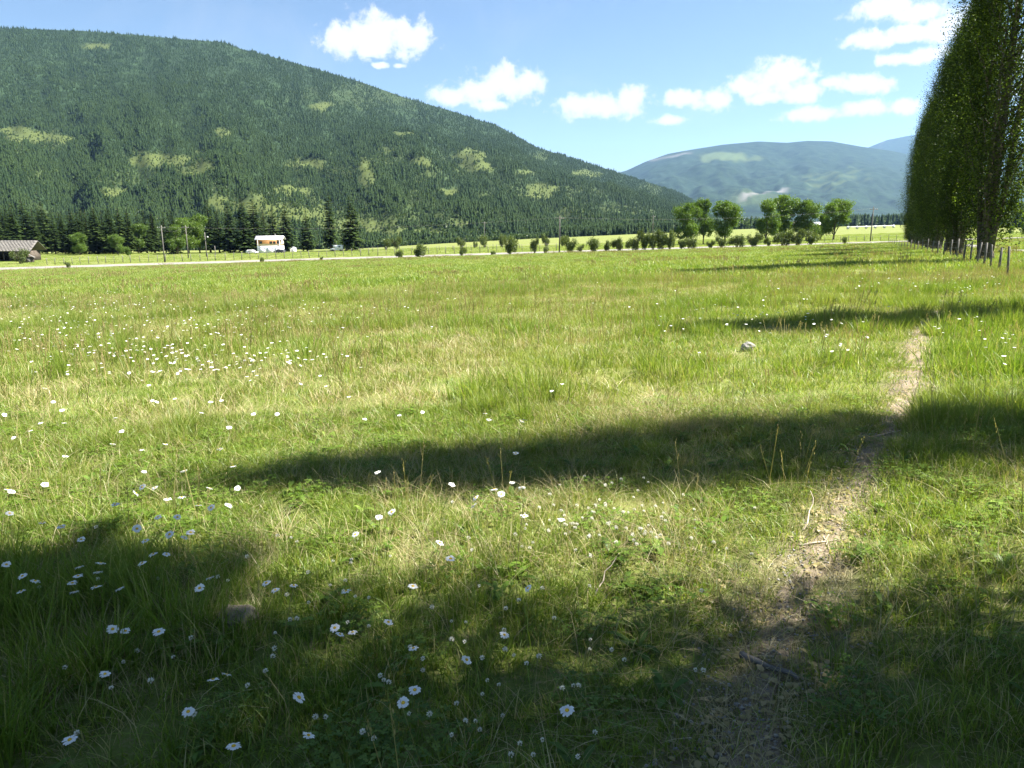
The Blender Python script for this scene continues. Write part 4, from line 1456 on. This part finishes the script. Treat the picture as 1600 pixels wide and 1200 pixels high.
wl_ = thing('sprinkler_line', 'long white irrigation pipe on wheels across the far right field', 'irrigation pipe', (x0, Yd, wlz[0]), 0)
for k, q in enumerate(np.linspace(0, 1, 6)):
    xx, zz = (x1 - x0) * q, wlz[k] - wlz[0]
    mb = MB()
    mb.tube([(xx, -.05, zz + 1.15), (xx, .05, zz + 1.15)], 1.1, 12)
    mb.build('wheel', M['insulator'], wl_)
mb = MB()
mb.tube([((x1 - x0) * q, 0, float(np.interp(q, np.linspace(0, 1, 6), wlz)) - wlz[0] + 1.6) for q in np.linspace(0, 1, 12)], .28, 6)
mb.build('pipe', M['white_paint'], wl_)

# ------------------------------------------------------------------ stones, stump, sticks
def rock_mesh(seed, sx, sy, sz, mat='stone'):
    r = np.random.default_rng(seed)
    import bmesh
    bm = bmesh.new()
    bmesh.ops.create_icosphere(bm, subdivisions=3, radius=1)
    for v in bm.verts:
        c = v.co
        q = 1 + .5 * (float(n1(c.x * 1.3 + seed, c.y * 1.3 + c.z * 2, 1, 3)) - .5) + .35 * (float(n2(c.z * 2 + seed, c.x * 2, 1, 2)) - .5)
        v.co = Vector((c.x * q * sx, c.y * q * sy, c.z * q * sz))
    me = bpy.data.meshes.new('stone')
    bm.to_mesh(me)
    bm.free()
    me.materials.append(M[mat])
    return me


x, y = ground_hit(1168, 548)
tag(obj('stone', rock_mesh(3, .11, .09, .08), None, (x, y, G(x, y) + .05)), 'pale grey stone lying in sunlit grass left of the path', 'stone')
x, y = ground_hit(372, 972)
tag(obj('stone', rock_mesh(8, .10, .07, .055, 'brown_stone'), None, (x, y, G(x, y) + .02)), 'half buried brownish stone in the shade among daisies', 'stone')


def stick(u0, v0, u1, v1, r, label, name='twig', lift=.0, mat='twig', fork=True):
    a, b = ground_hit(u0, v0), ground_hit(u1, v1)
    A, B = Vector((*a, G(*a) + r + .01)), Vector((*b, G(*b) + r + .01 + lift))
    o0 = A.copy()
    root = thing(name, label, 'stick', o0)
    L = (B - A).length
    pts = [A.lerp(B, s) - o0 + Vector((rng.normal(0, L * .02), rng.normal(0, L * .02), abs(rng.normal(0, r * .6)))) for s in np.linspace(0, 1, 7)]
    mb = MB()
    mb.tube(pts, [r * (1 - .5 * s) for s in np.linspace(0, 1, 7)], 6)
    st = mb.build('shaft', M[mat], root, smooth=True)
    if fork:
        d = (B - A).normalized()
        sd = Vector((-d.y, d.x, .3))
        mb = MB()
        mb.tube([pts[3], pts[3] + d * L * .2 + sd * L * .14], [r * .6, r * .2], 5)
        mb.build('side_twig', M[mat], root)
    return root


stick(1155, 1032, 1245, 1072, .016, 'thick weathered stick lying across the shaded path', 'fallen_branch', mat='old_wood', fork=False)
stick(1250, 858, 1330, 845, .006, 'pale forked twig lying across the sunlit path')
stick(1258, 835, 1268, 800, .005, 'pale twig standing up at the left path edge', lift=.12, fork=False)
stick(1285, 842, 1300, 868, .005, 'short pale twig on the sunlit path')
stick(928, 935, 965, 895, .004, 'thin straw coloured stalk leaning in the sunlit grass', lift=.10, fork=False)
stick(1372, 684, 1408, 676, .008, 'bent twig on the path at the edge of the middle shade')
stick(1060, 858, 1108, 868, .004, 'dry stalk lying left of the path in the sun')
stick(1415, 577, 1452, 577, .012, 'short dead stick across the far sunny part of the path', fork=False)

LIT = [g_mesh('straw_bit', [grass_clump(201, 7, .09, (.05, .13), .0035, 2.6, None, (.5, .3), 0, 3, .1)], M['straw']), g_mesh('dead_leaf', [broad_leaves(202, 4, .09, .035, .022, (.004, .012), (.1, .5))], M['seed']), g_mesh('sprout', [grass_clump(203, 9, .04, (.02, .07), .004, .5, None, (.4, .2), .1)], M['grass'])]
mb = MB()
for j in range(7):
    a, q, r_ = j * 2.4, .02 + .012 * j, rng.uniform(.004, .011)
    c = Vector((q * math.cos(a), q * math.sin(a), r_ * .3))
    V = [c + Vector(p) * r_ * rng.uniform(.7, 1.2) for p in ((1, 0, 0), (0, 1, 0), (-1, 0, 0), (0, -1, 0), (0, 0, .7), (0, 0, -.7))]
    mb.add(V, [(0, 1, 4), (1, 2, 4), (2, 3, 4), (3, 0, 4), (1, 0, 5), (2, 1, 5), (3, 2, 5), (0, 3, 5)])
LIT.append(mb.mesh('pebbles', M['stone']))
n = 2600
Yl = rng.uniform(.8, 1, n) * 0 + np.exp(rng.uniform(math.log(1.3), math.log(16), n))
Xl = np.interp(Yl, py, px) + rng.normal(0, 1, n) * np.interp(Yl, py, pw) * 1.3
scatter('path_litter', Xl, Yl, ground(Xl, Yl) + .012, np.stack([rng.uniform(.5, 1.3, n)] * 3, 1), rng.choice(4, n, p=[.42, .14, .24, .2]), protos('litter', LIT), 'straw, dead leaves and pebbles strewn on the footpath', .1)

# ------------------------------------------------------------------ daisies and clover blossoms
def daisy_meshes(seed, R=.021):
    r = np.random.default_rng(seed)
    V, Q = [], []
    n = 19
    for j in range(n):
        a = 6.283 * j / n + r.normal(0, .05)
        l = R * r.uniform(.88, 1.1)
        w = R * .19 * r.uniform(.85, 1.15)
        dz = r.normal(0, .002)
        c, s = math.cos(a), math.sin(a)
        b = len(V)
        for f, k, z in ((.28, .5, .0), (.6, 1.0, .0015), (.9, .95, .0005), (1.0, .45, -.001)):
            for sg in (-1, 1):
                V.append((c * l * f - s * sg * w * k, s * l * f + c * sg * w * k, z + dz * f))
        Q += [[b + 2 * i, b + 2 * i + 1, b + 2 * i + 3, b + 2 * i + 2] for i in range(3)]
    pet = mesh_np('petal_ring', V, np.array(Q), M['petal'], {'tint': [.5] * len(V)})
    V, k = [], 12
    for f, z in ((1.0, -.001), (.85, .0028), (.5, .0045)):
        V += [(math.cos(6.283 * i / k) * R * .33 * f, math.sin(6.283 * i / k) * R * .33 * f, z) for i in range(k)]
    V.append((0, 0, .0044))
    q = [(a * k + i, a * k + (i + 1) % k, (a + 1) * k + (i + 1) % k, (a + 1) * k + i) for a in range(2) for i in range(k)]
    t3 = [(2 * k + i, 2 * k + (i + 1) % k, 3 * k) for i in range(k)]
    disc = mesh_np('flower_centre', V, [np.array(q), np.array(t3)], M['disc'], smooth=True)
    return pet, disc


def stem_mesh(h, bend, r=.0014):
    mb = MB()
    mb.tube([(-bend, 0, -.02), (-bend * .8, 0, h * .4), (-bend * .2, 0, h * .8), (0, 0, h)], [r * 1.2, r, r, r], 4, False)
    return mb.mesh('stem', M['stem'])


DM = [daisy_meshes(s) for s in range(5)]
SM = [stem_mesh(1.0, b) for b in (.05, .12, -.08)]


def flower(name, x, y, h, head, label, cat, group, size, tilt, k):
    root = thing(name, label, cat, (x, y, G(x, y)), 0, group)
    st = obj('stem', SM[k % 3], root)
    st.scale = (h, h, h)
    st.scale = (max(.6, h * 2.2), max(.6, h * 2.2), h)
    for nme, me in head:
        p = obj(nme, me, root)
        p.location = (0, 0, h)
        if nme == 'petal_ring':
            p['kind'] = 'stuff'
        p.rotation_euler = (tilt[0], tilt[1], k * 1.7)
        p.scale = (size, size, size)
    return root


DS = [(365, 1166), (109, 1156), (482, 1149), (294, 1112), (164, 1053), (354, 1054), (333, 1062), (467, 1090), (630, 1098), (648, 1078), (886, 1110), (729, 1031),
      (248, 987), (176, 983), (196, 986), (607, 972), (523, 981), (531, 991), (551, 988), (646, 1013), (788, 992),
      (312, 919), (328, 903), (416, 911), (430, 922), (459, 915), (541, 924), (645, 916), (825, 919), (10, 882), (35, 900), (55, 908), (33, 924), (124, 886), (157, 880), (153, 894), (122, 900), (113, 911), (150, 917), (116, 925), (187, 920), (239, 866), (260, 866), (222, 880),
      (227, 845), (298, 832), (288, 840), (265, 835), (247, 808), (277, 808), (214, 826), (127, 843), (66, 817), (96, 823), (15, 802), (704, 873), (555, 835), (687, 848), (592, 808), (612, 800), (819, 806), (877, 812),
      (806, 708), (800, 754), (772, 765), (783, 772), (815, 762), (743, 778), (740, 790), (706, 757), (590, 738), (371, 763), (287, 736), (225, 737), (221, 703), (102, 713), (212, 771), (180, 788), (222, 761), (242, 762), (327, 763), (284, 777), (310, 790), (330, 793), (357, 790), (262, 780), (18, 768), (70, 757), (345, 702), (364, 729), (12, 765),
      (176, 694), (258, 694), (190, 674), (358, 668), (342, 701), (245, 628), (238, 626), (100, 661), (63, 661), (47, 673), (7, 648), (97, 641), (83, 628), (70, 607), (329, 628), (346, 626), (315, 645), (273, 623), (21, 684), (180, 653), (570, 655), (878, 600), (862, 611), (660, 644), (758, 646), (820, 656), (815, 658), (764, 656), (433, 647), (396, 647), (624, 649), (545, 620), (470, 600)]
bands_d = [('in the nearest shaded grass at the bottom', lambda v: v > 1025), ('in the second shaded row behind the nearest daisies', lambda v: 960 < v <= 1025), ('in the shaded strip around the half buried stone', lambda v: 855 < v <= 960), ('at the sunny edge of the near shade', lambda v: 797 < v <= 855), ('between the near shade and the middle shade band', lambda v: 697 < v <= 797), ('in sunlit grass just beyond the middle shade band', lambda v: v <= 697)]
for bi, (ph, test) in enumerate(bands_d):
    sel = sorted([d for d in DS if test(d[1])])
    for j, (u, v) in enumerate(sel):
        h = rng.uniform(.15, .24) if v > 900 else rng.uniform(.2, .32)
        x, y = ground_hit(u, v, h)
        if path_d(x, y) < 1:
            continue
        lab = f'{ORD[j]} white daisy from the left {ph}'
        k = int(rng.integers(0, 5))
        ti = (rng.normal(.28, .22), rng.normal(.12, .25))
        flower('daisy', x, y, h, [('petal_ring', DM[k][0]), ('flower_centre', DM[k][1])], lab, 'daisy', 'ox-eye daisies in the meadow', rng.uniform(.85, 1.12), ti, k)
cnt = 0
drift = []
for cu, cv_, su, sv, n in ((180, 535, 80, 20, 45), (300, 562, 95, 20, 40), (430, 560, 40, 12, 16), (60, 505, 50, 18, 18), (110, 475, 60, 8, 18), (250, 478, 60, 8, 10), (1205, 490, 30, 12, 8), (1300, 535, 30, 14, 10)):
    for j in range(n):
        drift.append((rng.normal(cu, su), rng.normal(cv_, sv), cu > 1000))
for u, v, right in drift:
    if u < 2 or v < 440:
        continue
    h = rng.uniform(.26, .38)
    x, y = ground_hit(u, v, h)
    if path_d(x, y) < 1:
        continue
    k = int(rng.integers(0, 5))
    flower('daisy', x, y, h, [('petal_ring', DM[k][0]), ('flower_centre', DM[k][1])], 'tiny white daisy in the scattered patch right of the meadow middle' if right else 'tiny white daisy in the dense drift across the left of the meadow', 'daisy',
           'small daisies of the right hand patch' if right else 'small daisies of the left hand drift', rng.uniform(.75, 1.05), (rng.normal(.2, .2), rng.normal(.1, .2)), k)


def clover_mesh(seed, R=.009):
    r = np.random.default_rng(seed)
    n = 44
    d = unit(n, r)
    d = d[d[:, 2] > -.6]
    n = len(d)
    C = d * R * .7 + np.array([0, 0, R * .4])
    a = d
    b = np.cross(a, unit(n, r))
    b /= np.linalg.norm(b, axis=1, keepdims=True)
    s = R * .62
    V = np.stack([C - a * s * .5, C + b * s * .4, C + a * s * .8, C - b * s * .4], 1).reshape(-1, 3)
    return mesh_np('blossom', V, np.arange(4 * n).reshape(n, 4), M['clover'], {'tint': np.repeat(np.clip(.5 + .5 * d[:, 2], 0, 1), 4)})


CM = [clover_mesh(s) for s in range(4)]
cl = []
for cu, cv_, su, sv, n, lab, grp in ((950, 815, 90, 30, 90, 'small white clover blossom in the sunny patch between the two shade bands', 'clover in the sunny patch'), (420, 990, 260, 90, 60, 'small white clover blossom low in the shaded grass among the daisies', 'clover in the near shade'),
                                     (840, 1050, 160, 80, 45, 'small white clover blossom in the shaded grass left of the path', 'clover left of the path')):
    for j in range(n):
        cl.append((rng.normal(cu, su), rng.normal(cv_, sv), lab, grp))
for u, v, lab, grp in cl:
    if v > 1195 or v < 600 or u < 3:
        continue
    h = rng.uniform(.07, .14)
    x, y = ground_hit(u, v, h)
    if path_d(x, y) < 1.1:
        continue
    k = int(rng.integers(0, 4))
    flower('clover_blossom', x, y, h, [('blossom', CM[k])], lab, 'clover', grp, rng.uniform(.8, 1.25), (rng.normal(0, .2), rng.normal(0, .2)), k)

# more daisies farther off than one could pick apart
mp = mesh_np('daisy_head', np.concatenate([[(0, 0, .27)], [(math.cos(6.283 * i / 10) * .024, math.sin(6.283 * i / 10) * .024, .268) for i in range(10)]]), np.array([(0, 1 + i, 1 + (i + 1) % 10) for i in range(10)]), M['petal'], {'tint': [.5] * 11})
fd = []
for cu, cv_, su, sv, n in ((130, 470, 130, 12, 150), (260, 505, 170, 14, 130), (200, 548, 150, 22, 60), (330, 565, 150, 20, 50), (1180, 480, 110, 25, 70), (1450, 440, 80, 8, 70), (520, 480, 80, 12, 30), (1550, 520, 60, 25, 25), (700, 470, 300, 18, 40)):
    for j in range(n):
        u, v = rng.normal(cu, su), rng.normal(cv_, sv)
        if 425 < v < 590 and -100 < u < 1700:
            fd.append(ground_hit(u, v, .27))
fd = np.array(fd)
s = rng.uniform(.8, 1.3, len(fd))
scatter('distant_daisies', fd[:, 0], fd[:, 1], ground(fd[:, 0], fd[:, 1]), np.stack([s * .85, s * .85, s], 1), np.zeros(len(fd)), protos('daisy_heads', [mp]), 'white specks of far daisies scattered over the meadow', .15)

# ------------------------------------------------------------------ air
hb = MB().box(-24000, 24000, -24000, 24000, -130, 2600).build('haze', None)
m, t = new_mat('valley_air')
pv = N(t, 'ShaderNodeVolumePrincipled', ins={'Color': (0.34, 0.60, 1.0, 1), 'Density': 2.3e-5, 'Anisotropy': 0.2})
o_ = N(t, 'ShaderNodeOutputMaterial')
t.links.new(pv.outputs[0], o_.inputs['Volume'])
hb.data.materials.append(m)
tag(hb, 'thin blue summer haze filling the valley', kind='stuff')
